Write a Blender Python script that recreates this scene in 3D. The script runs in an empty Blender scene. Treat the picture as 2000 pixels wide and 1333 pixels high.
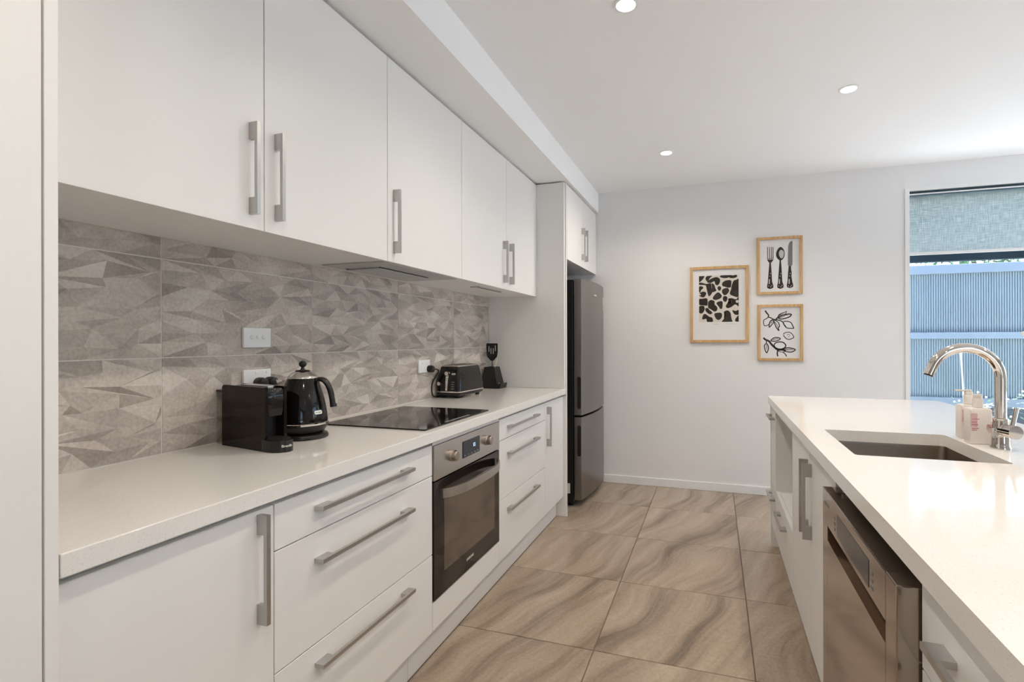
import bpy, bmesh, math, random
from mathutils import Vector, Matrix

random.seed(7)
SC = bpy.context.scene
COL = SC.collection
PI = math.pi

# ------------------------------------------------------------------ camera
F_PX, YAW, PITCH, ROLL = 984.947, 0.310690, 0.00083469, -0.00237687
PPX, PPY, CAM_H = 1079.211, 663.582, 1.24098
cam_d = bpy.data.cameras.new('camera')
cam_d.sensor_width = 36.0
cam_d.sensor_fit = 'HORIZONTAL'
cam_d.lens = F_PX * 36.0 / 2000.0
cam_d.shift_x = -(PPX - 1000.0) / 2000.0
cam_d.shift_y = -(666.5 - PPY) / 2000.0
cam_d.clip_start = 0.02
cam = bpy.data.objects.new('camera', cam_d)
COL.objects.link(cam)
cam.location = (0, 0, CAM_H)
cam.rotation_mode = 'XYZ'
cam.matrix_world = (Matrix.Translation((0, 0, CAM_H)) @ Matrix.Rotation(YAW, 4, 'Z')
                    @ Matrix.Rotation(PI / 2 + PITCH, 4, 'X') @ Matrix.Rotation(ROLL, 4, 'Z'))
SC.camera = cam

# ------------------------------------------------------------------ world, sun, exposure
W = bpy.data.worlds.new('world'); SC.world = W
W.use_nodes = True
wn = W.node_tree
wn.nodes.clear()
wo = wn.nodes.new('ShaderNodeOutputWorld')
wb = wn.nodes.new('ShaderNodeBackground')
sky = wn.nodes.new('ShaderNodeTexSky')
sky.sky_type = 'NISHITA'
sky.sun_disc = False
sky.sun_elevation = math.radians(70)
sky.sun_rotation = math.radians(10)
sky.air_density = 1.0
sky.dust_density = 1.5
wb.inputs['Strength'].default_value = 0.38
wn.links.new(sky.outputs[0], wb.inputs[0])
wn.links.new(wb.outputs[0], wo.inputs[0])

sun_d = bpy.data.lights.new('sun', 'SUN')
sun_d.energy = 14.0
sun_d.angle = math.radians(1.0)
sun_d.color = (1.0, 0.985, 0.97)
sun = bpy.data.objects.new('sun', sun_d)
COL.objects.link(sun)
sun.rotation_euler = Vector((-0.16, -0.27, -0.95)).to_track_quat('-Z', 'Y').to_euler()

DOWNLIGHT_W = 19.5
DOWNLIGHT_COL = (1.0, 0.89, 0.76)
SC.view_settings.view_transform = 'Standard'
SC.view_settings.look = 'None'
SC.view_settings.gamma = 1.0
SC.view_settings.use_curve_mapping = False
SC.view_settings.exposure = 1.07
SC.cycles.max_bounces = 11
SC.cycles.diffuse_bounces = 6
SC.cycles.sample_clamp_indirect = 6.0

# ------------------------------------------------------------------ materials
MATS = {}
def srgb(r, g, b):
    f = lambda c: ((c / 255.0) / 12.92 if c / 255.0 <= 0.04045 else ((c / 255.0 + 0.055) / 1.055) ** 2.4)
    return (f(r), f(g), f(b), 1.0)
def mat(name, col, rough=0.5, metal=0.0, spec=0.5, emit=None, estr=0.0, trans=0.0, coat=0.0, ior=1.45, bump=0.0, bscale=200.0, vary=0.0):
    m = bpy.data.materials.new(name)
    m.use_nodes = True
    nt = m.node_tree
    b = nt.nodes['Principled BSDF']
    if len(col) == 3: col = (*col, 1.0)
    b.inputs['Base Color'].default_value = col
    b.inputs['Roughness'].default_value = rough
    b.inputs['Metallic'].default_value = metal
    b.inputs['Specular IOR Level'].default_value = spec
    b.inputs['IOR'].default_value = ior
    b.inputs['Transmission Weight'].default_value = trans
    b.inputs['Coat Weight'].default_value = coat
    if emit:
        b.inputs['Emission Color'].default_value = (*emit, 1.0)
        b.inputs['Emission Strength'].default_value = estr
    if bump or vary:
        tc = nt.nodes.new('ShaderNodeTexCoord')
        nz = nt.nodes.new('ShaderNodeTexNoise')
        nz.inputs['Scale'].default_value = bscale
        nz.inputs['Detail'].default_value = 4.0
        nt.links.new(tc.outputs['Object'], nz.inputs['Vector'])
        if bump:
            bp = nt.nodes.new('ShaderNodeBump')
            bp.inputs['Strength'].default_value = bump
            bp.inputs['Distance'].default_value = 0.002
            nt.links.new(nz.outputs['Fac'], bp.inputs['Height'])
            nt.links.new(bp.outputs['Normal'], b.inputs['Normal'])
        if vary:
            hs = nt.nodes.new('ShaderNodeMix'); hs.data_type = 'RGBA'
            hs.inputs[6].default_value = tuple(c * (1 - vary) for c in col[:3]) + (1,)
            hs.inputs[7].default_value = tuple(min(1, c * (1 + vary)) for c in col[:3]) + (1,)
            nt.links.new(nz.outputs['Fac'], hs.inputs[0])
            nt.links.new(hs.outputs[2], b.inputs['Base Color'])
    MATS[name] = m
    return m
def nodes_of(m): return m.node_tree.nodes, m.node_tree.links, m.node_tree.nodes['Principled BSDF']

M_WHITE = mat('cabinet_white', (0.80, 0.79, 0.77), 0.38, spec=0.45, vary=0.008, bscale=6)
M_WALL = mat('wall_paint', (0.78, 0.775, 0.77), 0.7, spec=0.25, bump=0.05, bscale=350)
M_CEIL = mat('ceiling_paint', (0.86, 0.86, 0.86), 0.8, spec=0.2, bump=0.03, bscale=300)
M_TRIM = mat('trim_white', (0.80, 0.80, 0.79), 0.45, vary=0.01, bscale=20)
M_HANDLE = mat('brushed_nickel', (0.52, 0.51, 0.50), 0.36, 1.0, vary=0.05, bscale=60)
M_GROUT = mat('floor_grout', (0.16, 0.125, 0.095), 0.85, vary=0.1, bscale=30)
M_WGROUT = mat('wall_grout', (0.74, 0.70, 0.66), 0.8, vary=0.05, bscale=40)
M_BLACK = mat('black_gloss', (0.006, 0.005, 0.005), 0.07, spec=0.5, vary=0.1, bscale=10)
M_BLACKS = mat('black_satin', (0.012, 0.010, 0.009), 0.32, vary=0.1, bscale=30)
M_BLACKM = mat('black_matte', (0.010, 0.009, 0.009), 0.6, vary=0.1, bscale=30)
M_COFFEE = mat('piano_black', (0.008, 0.005, 0.004), 0.10, spec=0.28, vary=0.1, bscale=8)
M_CHROME = mat('chrome', (0.82, 0.78, 0.74), 0.06, 1.0, vary=0.01, bscale=5)
M_TAP = mat('polished_nickel', (0.74, 0.69, 0.64), 0.06, 1.0, vary=0.01, bscale=5)
M_STEEL = mat('stainless', (0.56, 0.53, 0.50), 0.26, 1.0, vary=0.05, bscale=40)
M_KNOB = mat('bronze_steel', (0.42, 0.36, 0.31), 0.28, 1.0, vary=0.05, bscale=60)
M_SINK = mat('sink_steel', (0.33, 0.28, 0.23), 0.34, 1.0, vary=0.08, bscale=60)
M_DW = mat('dishwasher_steel', (0.40, 0.345, 0.30), 0.10, 1.0, vary=0.03, bscale=12)
M_FRIDGE = mat('graphite_steel', (0.27, 0.252, 0.24), 0.30, 1.0, vary=0.03, bscale=20)
M_FRIDGE_D = mat('fridge_side', (0.010, 0.009, 0.009), 0.3, vary=0.1, bscale=20)
M_OVENGL = mat('oven_glass', (0.011, 0.008, 0.007), 0.05, spec=0.7, vary=0.05, bscale=5)
M_OVENWIN = mat('oven_window', (0.24, 0.21, 0.185), 0.08, 0.85, spec=0.9, vary=0.12, bscale=9)
M_DISPLAY = mat('display_dark', (0.022, 0.024, 0.032), 0.12, vary=0.05, bscale=20)
M_LED = mat('display_led', (0.1, 0.2, 0.4), 0.4, emit=(0.35, 0.55, 1.0), estr=1.2, vary=0.02)
M_PLATE = mat('plastic_white', (0.80, 0.80, 0.80), 0.3, vary=0.01, bscale=30)
M_LETTER = mat('letter_silver', (0.70, 0.67, 0.62), 0.4, vary=0.02, bscale=30)
M_BADGE = mat('badge_silver', (0.80, 0.76, 0.66), 0.3, 0.6, vary=0.05, bscale=80)
M_LENS = mat('lamp_lens', (1, 1, 1), 0.5, emit=(1.0, 0.93, 0.82), estr=6.0, vary=0.01)
M_ALU = mat('window_aluminium', (0.012, 0.035, 0.055), 0.4, vary=0.05, bscale=20)
M_PAPER = mat('art_paper', (0.79, 0.785, 0.78), 0.8, vary=0.015, bscale=60)
M_PAPER2 = mat('art_cream', (0.70, 0.65, 0.58), 0.8, vary=0.03, bscale=60)
M_INK = mat('art_ink', (0.026, 0.020, 0.016), 0.8, vary=0.2, bscale=90)
M_INKG = mat('art_ink_grey', (0.20, 0.20, 0.20), 0.8, vary=0.25, bscale=120)
M_INKL = mat('art_ink_light', (0.55, 0.54, 0.52), 0.8, vary=0.1, bscale=120)
M_FABRICTAG = mat('sticker_yellow', (0.72, 0.62, 0.30), 0.6, vary=0.1, bscale=100)
M_PETAL = mat('petal_white', (0.85, 0.82, 0.80), 0.6, vary=0.03, bscale=40)
M_PETALC = mat('petal_centre', (0.75, 0.45, 0.25), 0.6, vary=0.1, bscale=60)
M_LEAF = mat('leaf_green', (0.06, 0.16, 0.04), 0.45, vary=0.3, bscale=12)
M_LEAFP = mat('leaf_pale', (0.28, 0.44, 0.22), 0.5, vary=0.3, bscale=12)
M_STEM = mat('stem_green', (0.12, 0.2, 0.06), 0.5, vary=0.1, bscale=30)
M_BARK = mat('bark', (0.12, 0.085, 0.06), 0.9, vary=0.3, bscale=15)
M_SOIL = mat('garden_soil', (0.10, 0.08, 0.06), 0.95, vary=0.3, bscale=12)
M_CONC = mat('concrete_paving', (0.65, 0.65, 0.64), 0.85, vary=0.08, bscale=4)
M_FENCE = mat('fence_timber', (0.225, 0.285, 0.315), 0.75, vary=0.10, bscale=5)
M_FENCER = mat('fence_rail', (0.215, 0.265, 0.315), 0.75, vary=0.08, bscale=5)
M_RETAIN = mat('retaining_timber', (0.085, 0.105, 0.125), 0.8, vary=0.15, bscale=5)
M_BOTTLE = mat('bottle_white', (0.78, 0.72, 0.67), 0.35, vary=0.02, bscale=20)
M_PINK = mat('label_pink', (0.62, 0.22, 0.27), 0.5, vary=0.25, bscale=70)
M_PINKL = mat('label_pink_pale', (0.70, 0.46, 0.46), 0.5, vary=0.25, bscale=70)
M_UTENSIL = mat('utensil_cream', (0.70, 0.66, 0.54), 0.5, vary=0.05, bscale=40)
M_HOOD = mat('hood_grey', (0.50, 0.51, 0.50), 0.35, 0.3, vary=0.04, bscale=40)
M_DARKGAP = mat('dark_recess', (0.01, 0.009, 0.008), 0.8, vary=0.1, bscale=20)
M_OAK = mat('pine_frame', (0.60, 0.37, 0.17), 0.5)
n, l, b = nodes_of(M_OAK)
tc = n.new('ShaderNodeTexCoord'); mp = n.new('ShaderNodeMapping'); nz = n.new('ShaderNodeTexNoise'); cr = n.new('ShaderNodeValToRGB')
mp.inputs['Scale'].default_value = (60, 60, 8)
nz.inputs['Scale'].default_value = 1.0; nz.inputs['Detail'].default_value = 5
cr.color_ramp.elements[0].position = 0.3; cr.color_ramp.elements[0].color = (0.50, 0.29, 0.115, 1)
cr.color_ramp.elements[1].position = 0.7; cr.color_ramp.elements[1].color = (0.66, 0.43, 0.21, 1)
l.new(tc.outputs['Object'], mp.inputs[0]); l.new(mp.outputs[0], nz.inputs['Vector']); l.new(nz.outputs['Fac'], cr.inputs[0]); l.new(cr.outputs[0], b.inputs['Base Color'])

# quartz worktop: off-white with fine specks
M_STONE = mat('quartz_worktop', (0.78, 0.75, 0.71), 0.085, spec=0.5)
n, l, b = nodes_of(M_STONE)
tc = n.new('ShaderNodeTexCoord')
v1 = n.new('ShaderNodeTexVoronoi'); v1.inputs['Scale'].default_value = 260
v2 = n.new('ShaderNodeTexVoronoi'); v2.inputs['Scale'].default_value = 120
r1 = n.new('ShaderNodeValToRGB'); r2 = n.new('ShaderNodeValToRGB')
r1.color_ramp.elements[0].position = 0.02; r1.color_ramp.elements[0].color = (0.72, 0.70, 0.66, 1)
r1.color_ramp.elements[1].position = 0.45; r1.color_ramp.elements[1].color = (0.80, 0.775, 0.74, 1)
r2.color_ramp.elements[0].position = 0.06; r2.color_ramp.elements[0].color = (0.55, 0.52, 0.48, 1)
r2.color_ramp.elements[1].position = 0.16; r2.color_ramp.elements[1].color = (1, 1, 1, 1)
mx = n.new('ShaderNodeMix'); mx.data_type = 'RGBA'; mx.blend_type = 'MULTIPLY'; mx.inputs[0].default_value = 0.5
l.new(tc.outputs['Object'], v1.inputs['Vector']); l.new(tc.outputs['Object'], v2.inputs['Vector'])
l.new(v1.outputs['Distance'], r1.inputs[0]); l.new(v2.outputs['Distance'], r2.inputs[0])
l.new(r1.outputs[0], mx.inputs[6]); l.new(r2.outputs[0], mx.inputs[7]); l.new(mx.outputs[2], b.inputs['Base Color'])

# porcelain floor tile with long wavy veins, different on each tile
M_FLOOR = mat('floor_porcelain', (0.42, 0.34, 0.27), 0.27, spec=0.45)
n, l, b = nodes_of(M_FLOOR)
tc = n.new('ShaderNodeTexCoord'); oi = n.new('ShaderNodeObjectInfo')
sc_ = n.new('ShaderNodeVectorMath'); sc_.operation = 'SCALE'
cx_ = n.new('ShaderNodeCombineXYZ')
ml = n.new('ShaderNodeMath'); ml.operation = 'MULTIPLY'; ml.inputs[1].default_value = 37.0
ad = n.new('ShaderNodeVectorMath'); ad.operation = 'ADD'
l.new(oi.outputs['Random'], ml.inputs[0]); l.new(ml.outputs[0], cx_.inputs[0]); l.new(ml.outputs[0], cx_.inputs[2])
l.new(tc.outputs['Object'], ad.inputs[0]); l.new(cx_.outputs[0], ad.inputs[1])
wz = n.new('ShaderNodeTexNoise'); wz.inputs['Scale'].default_value = 1.3; wz.inputs['Detail'].default_value = 1
l.new(ad.outputs[0], wz.inputs['Vector'])
ws = n.new('ShaderNodeVectorMath'); ws.operation = 'SCALE'; ws.inputs['Scale'].default_value = 0.42
l.new(wz.outputs['Color'], ws.inputs[0])
aw = n.new('ShaderNodeVectorMath'); aw.operation = 'ADD'
l.new(ad.outputs[0], aw.inputs[0]); l.new(ws.outputs[0], aw.inputs[1])
mr = n.new('ShaderNodeMapping'); mr.inputs['Rotation'].default_value = (0, 0, math.radians(21))
mp = n.new('ShaderNodeMapping'); mp.inputs['Scale'].default_value = (7.5, 0.65, 1)
l.new(aw.outputs[0], mr.inputs[0]); l.new(mr.outputs[0], mp.inputs[0])
na = n.new('ShaderNodeTexNoise'); na.inputs['Scale'].default_value = 1.0; na.inputs['Detail'].default_value = 7; na.inputs['Roughness'].default_value = 0.63
l.new(mp.outputs[0], na.inputs['Vector'])
ra = n.new('ShaderNodeValToRGB')
for p_, c_ in ((0.30, (0.172, 0.130, 0.096, 1)), (0.41, (0.282, 0.218, 0.163, 1)), (0.50, (0.365, 0.288, 0.218, 1)), (0.70, (0.47, 0.385, 0.300, 1))):
    e = ra.color_ramp.elements.new(p_); e.color = c_
ra.color_ramp.elements.remove(ra.color_ramp.elements[0]); ra.color_ramp.elements.remove(ra.color_ramp.elements[-1])
l.new(na.outputs['Fac'], ra.inputs[0])
nf = n.new('ShaderNodeTexNoise'); nf.inputs['Scale'].default_value = 90; nf.inputs['Detail'].default_value = 3
l.new(ad.outputs[0], nf.inputs['Vector'])
mf = n.new('ShaderNodeMix'); mf.data_type = 'RGBA'; mf.blend_type = 'OVERLAY'; mf.inputs[0].default_value = 0.22
l.new(ra.outputs[0], mf.inputs[6]); l.new(nf.outputs['Fac'], mf.inputs[7]); l.new(mf.outputs[2], b.inputs['Base Color'])

# splashback stone tile: grey beige, each facet its own random tone
M_SPLASH = mat('splash_stone', (0.46, 0.42, 0.385), 0.55, spec=0.3)
n, l, b = nodes_of(M_SPLASH)
at = n.new('ShaderNodeAttribute'); at.attribute_name = 'tone'
tc = n.new('ShaderNodeTexCoord'); nz = n.new('ShaderNodeTexNoise'); nz.inputs['Scale'].default_value = 120; nz.inputs['Detail'].default_value = 6
nb = n.new('ShaderNodeTexNoise'); nb.inputs['Scale'].default_value = 7; nb.inputs['Detail'].default_value = 3
rc = n.new('ShaderNodeValToRGB')
rc.color_ramp.elements[0].position = 0.0; rc.color_ramp.elements[0].color = (0.345, 0.302, 0.270, 1)
rc.color_ramp.elements[1].position = 1.0; rc.color_ramp.elements[1].color = (0.635, 0.575, 0.520, 1)
l.new(at.outputs['Fac'], rc.inputs[0])
mx = n.new('ShaderNodeMix'); mx.data_type = 'RGBA'; mx.blend_type = 'OVERLAY'; mx.inputs[0].default_value = 0.35
l.new(tc.outputs['Object'], nz.inputs['Vector']); l.new(tc.outputs['Object'], nb.inputs['Vector'])
l.new(rc.outputs[0], mx.inputs[6]); l.new(nz.outputs['Fac'], mx.inputs[7])
mx2 = n.new('ShaderNodeMix'); mx2.data_type = 'RGBA'; mx2.blend_type = 'OVERLAY'; mx2.inputs[0].default_value = 0.4
l.new(mx.outputs[2], mx2.inputs[6]); l.new(nb.outputs['Fac'], mx2.inputs[7]); l.new(mx2.outputs[2], b.inputs['Base Color'])

# clear glass (thin sheet): tinted transparency with a fresnel reflection
def glass(name, tint, k=0.06):
    m = bpy.data.materials.new(name); m.use_nodes = True
    nt = m.node_tree; nt.nodes.clear()
    o = nt.nodes.new('ShaderNodeOutputMaterial'); t = nt.nodes.new('ShaderNodeBsdfTransparent'); g = nt.nodes.new('ShaderNodeBsdfGlossy')
    mxs = nt.nodes.new('ShaderNodeMixShader')
    t.inputs[0].default_value = (*tint, 1); g.inputs['Roughness'].default_value = 0.01
    mxs.inputs[0].default_value = k
    nt.links.new(t.outputs[0], mxs.inputs[1]); nt.links.new(g.outputs[0], mxs.inputs[2]); nt.links.new(mxs.outputs[0], o.inputs[0])
    return m
M_GLASS = glass('window_glass', (0.93, 0.97, 1.0), 0.05)
M_PICGL = glass('picture_glass', (0.985, 0.985, 0.985), 0.012)
M_TANK = glass('clear_plastic', (0.86, 0.84, 0.81), 0.16)

# translucent woven blind
M_BLIND = bpy.data.materials.new('blind_fabric'); M_BLIND.use_nodes = True
nt = M_BLIND.node_tree; nt.nodes.clear()
o = nt.nodes.new('ShaderNodeOutputMaterial'); d = nt.nodes.new('ShaderNodeBsdfDiffuse'); t = nt.nodes.new('ShaderNodeBsdfTranslucent'); ms = nt.nodes.new('ShaderNodeMixShader'); ms.inputs[0].default_value = 0.5
tc = nt.nodes.new('ShaderNodeTexCoord')
def thread(sx, sz):
    mp_ = nt.nodes.new('ShaderNodeMapping'); mp_.inputs['Scale'].default_value = (sx, 1, sz)
    n_ = nt.nodes.new('ShaderNodeTexNoise'); n_.inputs['Scale'].default_value = 1; n_.inputs['Detail'].default_value = 3
    nt.links.new(tc.outputs['Object'], mp_.inputs[0]); nt.links.new(mp_.outputs[0], n_.inputs['Vector'])
    return n_
a1, a2 = thread(160, 14), thread(14, 160)
ma = nt.nodes.new('ShaderNodeMath'); ma.operation = 'ADD'
nt.links.new(a1.outputs['Fac'], ma.inputs[0]); nt.links.new(a2.outputs['Fac'], ma.inputs[1])
cr = nt.nodes.new('ShaderNodeValToRGB')
cr.color_ramp.elements[0].position = 0.35; cr.color_ramp.elements[0].color = (0.46, 0.54, 0.54, 1)
cr.color_ramp.elements[1].position = 0.65; cr.color_ramp.elements[1].color = (0.78, 0.83, 0.82, 1)
hf = nt.nodes.new('ShaderNodeMath'); hf.operation = 'MULTIPLY'; hf.inputs[1].default_value = 0.5
nt.links.new(ma.outputs[0], hf.inputs[0]); nt.links.new(hf.outputs[0], cr.inputs[0])
nt.links.new(cr.outputs[0], d.inputs[0]); nt.links.new(cr.outputs[0], t.inputs[0])
nt.links.new(d.outputs[0], ms.inputs[1]); nt.links.new(t.outputs[0], ms.inputs[2]); nt.links.new(ms.outputs[0], o.inputs[0])

# ------------------------------------------------------------------ mesh helpers (world coordinates)
def new_bm(): return bmesh.new()
def bx(bm, x0, x1, y0, y1, z0, z1, bev=0.0, seg=2):
    r = bmesh.ops.create_cube(bm, size=1.0)
    vs = r['verts']
    for v in vs:
        v.co = Vector(((x0 + x1) / 2 + v.co.x * (x1 - x0), (y0 + y1) / 2 + v.co.y * (y1 - y0), (z0 + z1) / 2 + v.co.z * (z1 - z0)))
    if bev:
        es = list({e for v in vs for e in v.link_edges})
        bmesh.ops.bevel(bm, geom=es, offset=bev, segments=seg, profile=0.5, affect='EDGES')
    return bm
def box(*a, **k): return bx(new_bm(), *a, **k)
def prism(bm, pts, axis, lo, hi):
    # pts (a,b): axis 'x' -> (y,z); 'y' -> (x,z); 'z' -> (x,y)
    def P(a, b_, c): return {'x': (c, a, b_), 'y': (a, c, b_), 'z': (a, b_, c)}[axis]
    A = [bm.verts.new(P(a, b_, lo)) for a, b_ in pts]
    B = [bm.verts.new(P(a, b_, hi)) for a, b_ in pts]
    k = len(pts)
    bm.faces.new(A); bm.faces.new(B[::-1])
    for i in range(k):
        bm.faces.new((A[i], B[i], B[(i + 1) % k], A[(i + 1) % k]))
    bmesh.ops.recalc_face_normals(bm, faces=bm.faces[:])
    return bm
def loft(bm, loops, cap0=True, cap1=True, closed=True):
    R = [[bm.verts.new(p) for p in lp] for lp in loops]
    k = len(R[0])
    for i in range(len(R) - 1):
        for j in range(k if closed else k - 1):
            try: bm.faces.new((R[i][j], R[i][(j + 1) % k], R[i + 1][(j + 1) % k], R[i + 1][j]))
            except ValueError: pass
    if cap0: bm.faces.new(R[0][::-1])
    if cap1: bm.faces.new(R[-1])
    bmesh.ops.recalc_face_normals(bm, faces=bm.faces[:])
    return bm
def lathe(bm, prof, c=(0, 0, 0), seg=32):
    loops = []
    for r, z in prof:
        r = max(r, 1e-4)
        loops.append([(c[0] + r * math.cos(2 * PI * i / seg), c[1] + r * math.sin(2 * PI * i / seg), c[2] + z) for i in range(seg)])
    return loft(bm, loops)
def rrect(cx, cy, hx, hy, r, seg=4):
    pts = []
    for sx, sy, a0 in ((1, 1, 0), (-1, 1, 90), (-1, -1, 180), (1, -1, 270)):
        for i in range(seg + 1):
            a = math.radians(a0 + 90 * i / seg)
            pts.append((cx + sx * (hx - r) + r * math.cos(a), cy + sy * (hy - r) + r * math.sin(a)))
    return pts
def tube(bm, path, rad, seg=10, cap=True):
    path = [Vector(p) for p in path]
    rads = rad if isinstance(rad, (list, tuple)) else [rad] * len(path)
    t0 = (path[1] - path[0]).normalized()
    nrm = t0.orthogonal().normalized()
    loops = []
    for i, p in enumerate(path):
        t = ((path[min(i + 1, len(path) - 1)] - path[max(i - 1, 0)])).normalized()
        nrm = (nrm - t * nrm.dot(t)).normalized()
        bn = t.cross(nrm)
        loops.append([tuple(p + (nrm * math.cos(2 * PI * j / seg) + bn * math.sin(2 * PI * j / seg)) * rads[i]) for j in range(seg)])
    return loft(bm, loops, cap, cap)
def catmull(pts, sub=6, closed=False):
    P = [Vector(p) for p in pts]; n_ = len(P); out = []
    rng = range(n_ if closed else n_ - 1)
    for i in rng:
        if closed: a, b_, c, d_ = P[(i - 1) % n_], P[i], P[(i + 1) % n_], P[(i + 2) % n_]
        else: a, b_, c, d_ = P[max(i - 1, 0)], P[i], P[i + 1], P[min(i + 2, n_ - 1)]
        for s in range(sub):
            t = s / sub
            out.append(0.5 * ((2 * b_) + (c - a) * t + (2 * a - 5 * b_ + 4 * c - d_) * t * t + (-a + 3 * b_ - 3 * c + d_) * t ** 3))
    if not closed: out.append(P[-1])
    return out

def root_loc(o):
    v = Vector((0, 0, 0))
    while o is not None:
        v += Vector(o.location); o = o.parent
    return v
def obj(name, bm, m, parent=None, smooth=False, local=False):
    me = bpy.data.meshes.new(name)
    if isinstance(bm, bpy.types.Mesh): me = bm
    else:
        if parent is not None and not local:
            bmesh.ops.translate(bm, verts=bm.verts[:], vec=-root_loc(parent))
        bm.to_mesh(me); bm.free()
    if not me.materials: me.materials.append(m)
    if smooth: 
        for p in me.polygons: p.use_smooth = True
        try: me.set_sharp_from_angle(angle=math.radians(38))
        except Exception: pass
    o = bpy.data.objects.new(name, me); COL.objects.link(o)
    if parent is not None: o.parent = parent
    return o
def tag(o, label=None, cat=None, group=None, kind=None):
    if label: o['label'] = label
    if cat: o['category'] = cat
    if group: o['group'] = group
    if kind: o['kind'] = kind
    return o
def thing(name, label, cat, loc=(0, 0, 0), rz=0.0, group=None):
    o = bpy.data.objects.new(name, None); COL.objects.link(o)
    o.empty_display_size = 0.05
    o.location = loc; o.rotation_euler = (0, 0, rz)
    return tag(o, label, cat, group)
def struct(name, bm, m, label=None):
    o = obj(name, bm, m); o['kind'] = 'structure'
    if label: o['label'] = label
    return o
def text_obj(name, body, size, m, parent, matrix, depth=0.0006, align='CENTER', bold=False):
    cu = bpy.data.curves.new(name, 'FONT'); cu.body = body; cu.size = size; cu.align_x = align; cu.align_y = 'CENTER'
    cu.extrude = depth; cu.resolution_u = 2
    if bold: cu.offset = size * 0.02
    to = bpy.data.objects.new(name, cu); COL.objects.link(to)
    me = bpy.data.meshes.new_from_object(to)
    bpy.data.objects.remove(to); bpy.data.curves.remove(cu)
    me.transform(matrix)
    me.materials.clear(); me.materials.append(m)
    o = bpy.data.objects.new(name, me); COL.objects.link(o); o.parent = parent
    return o
def basis(origin, ax, ay):
    ax = Vector(ax).normalized(); ay = Vector(ay).normalized(); az = ax.cross(ay)
    return Matrix.Translation(origin) @ Matrix((ax, ay, az)).transposed().to_4x4()

# ------------------------------------------------------------------ key dimensions (metres)
XW = -1.58           # tiled face of the left wall
YB = 4.34            # back wall face
ZC = 2.526           # ceiling
ZS = 2.355           # bulkhead underside
XR, YF = 4.6, -3.6   # right wall, wall behind the camera
XC = -0.995          # left worktop front edge
XD = -1.015          # left base door faces
XU = -1.204          # wall cabinet door faces
ZU = 1.551           # wall cabinet underside
XI = 0.306           # island worktop edge
XF = 0.322           # island door faces

# ------------------------------------------------------------------ room shell
floor = struct('floor', box(XW - 0.12, XR + 0.1, YF - 0.1, YB + 0.15, -0.14, -0.003), M_GROUT, 'dark grout bed under the large porcelain floor tiles')
tile_me = None
TP = 0.603
xs = [-0.463 + TP * k for k in range(-3, 10)]
ys = [1.968 + TP * k for k in range(-10, 5)]
def tile_mesh(w, h):
    bm = box(0.002, w - 0.002, 0.002, h - 0.002, -0.012, 0.0, bev=0.0012, seg=1)
    me = bpy.data.meshes.new('tile'); bm.to_mesh(me); bm.free(); me.materials.append(M_FLOOR)
    return me
tcache = {}
for i in range(len(xs) - 1):
    for j in range(len(ys) - 1):
        x0, x1 = max(xs[i], XW), min(xs[i + 1], XR)
        y0, y1 = max(ys[j], YF), min(ys[j + 1], YB)
        if x1 - x0 < 0.03 or y1 - y0 < 0.03: continue
        key = (round(x1 - x0, 3), round(y1 - y0, 3))
        if key not in tcache: tcache[key] = tile_mesh(*key)
        o = bpy.data.objects.new('tile', tcache[key]); COL.objects.link(o)
        o.parent = floor; o.location = (x0, y0, 0)

struct('ceiling', box(XW - 0.12, XR + 0.1, YF - 0.1, YB + 0.15, ZC, ZC + 0.12), M_CEIL, 'flat off-white plaster ceiling')
struct('wall_bulkhead', box(XW - 0.01, -0.968, YF, YB, ZS, ZC), M_CEIL, 'white plaster bulkhead boxed down over the wall cabinets')
wall_left = struct('wall_left', box(XW - 0.12, XW - 0.0002, YF - 0.1, YB + 0.15, -0.14, ZC), M_WGROUT, 'left wall behind the cabinets, tiled above the worktop')

WX0, WX1, WZ0, WZ1 = 1.368, 3.30, 0.12, 2.33
def wall_with_holes(x0, x1, z0, z1, holes, axis, lo, hi):
    # rectangles cut in a wall; a = coordinate along the wall
    bm = new_bm()
    cuts = sorted({x0, x1, *[h for q in holes for h in q[:2]]})
    for a, b_ in zip(cuts[:-1], cuts[1:]):
        hs = [q for q in holes if q[0] <= a + 1e-6 and q[1] >= b_ - 1e-6]
        segs = [(z0, z1)] if not hs else [(z0, hs[0][2]), (hs[0][3], z1)]
        for s0, s1 in segs:
            if s1 - s0 < 1e-4: continue
            if axis == 'y': bx(bm, a, b_, lo, hi, s0, s1)
            else: bx(bm, lo, hi, a, b_, s0, s1)
    return bm
struct('wall_back', wall_with_holes(XW - 0.12, XR + 0.1, -0.14, ZC, [(WX0, WX1, WZ0, WZ1)], 'y', YB, YB + 0.15), M_WALL, 'plain off-white wall with pictures and a tall window')
struct('wall_right', wall_with_holes(YF, YB, -0.14, ZC, [(1.5, 3.7, 0.0, 2.25)], 'x', XR, XR + 0.1), M_WALL, 'right wall with a wide glazed opening')
struct('wall_front', wall_with_holes(XW, XR, -0.14, ZC, [(2.0, 3.4, 0.0, 2.25)], 'y', YF - 0.1, YF), M_WALL, 'unseen wall of the living side with a glazed opening added for fill light')
struct('baseboard_back', box(-0.93, 1.325, YB - 0.012, YB, 0.0, 0.068, bev=0.003), M_TRIM, 'white skirting board along the foot of the picture wall')

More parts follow.
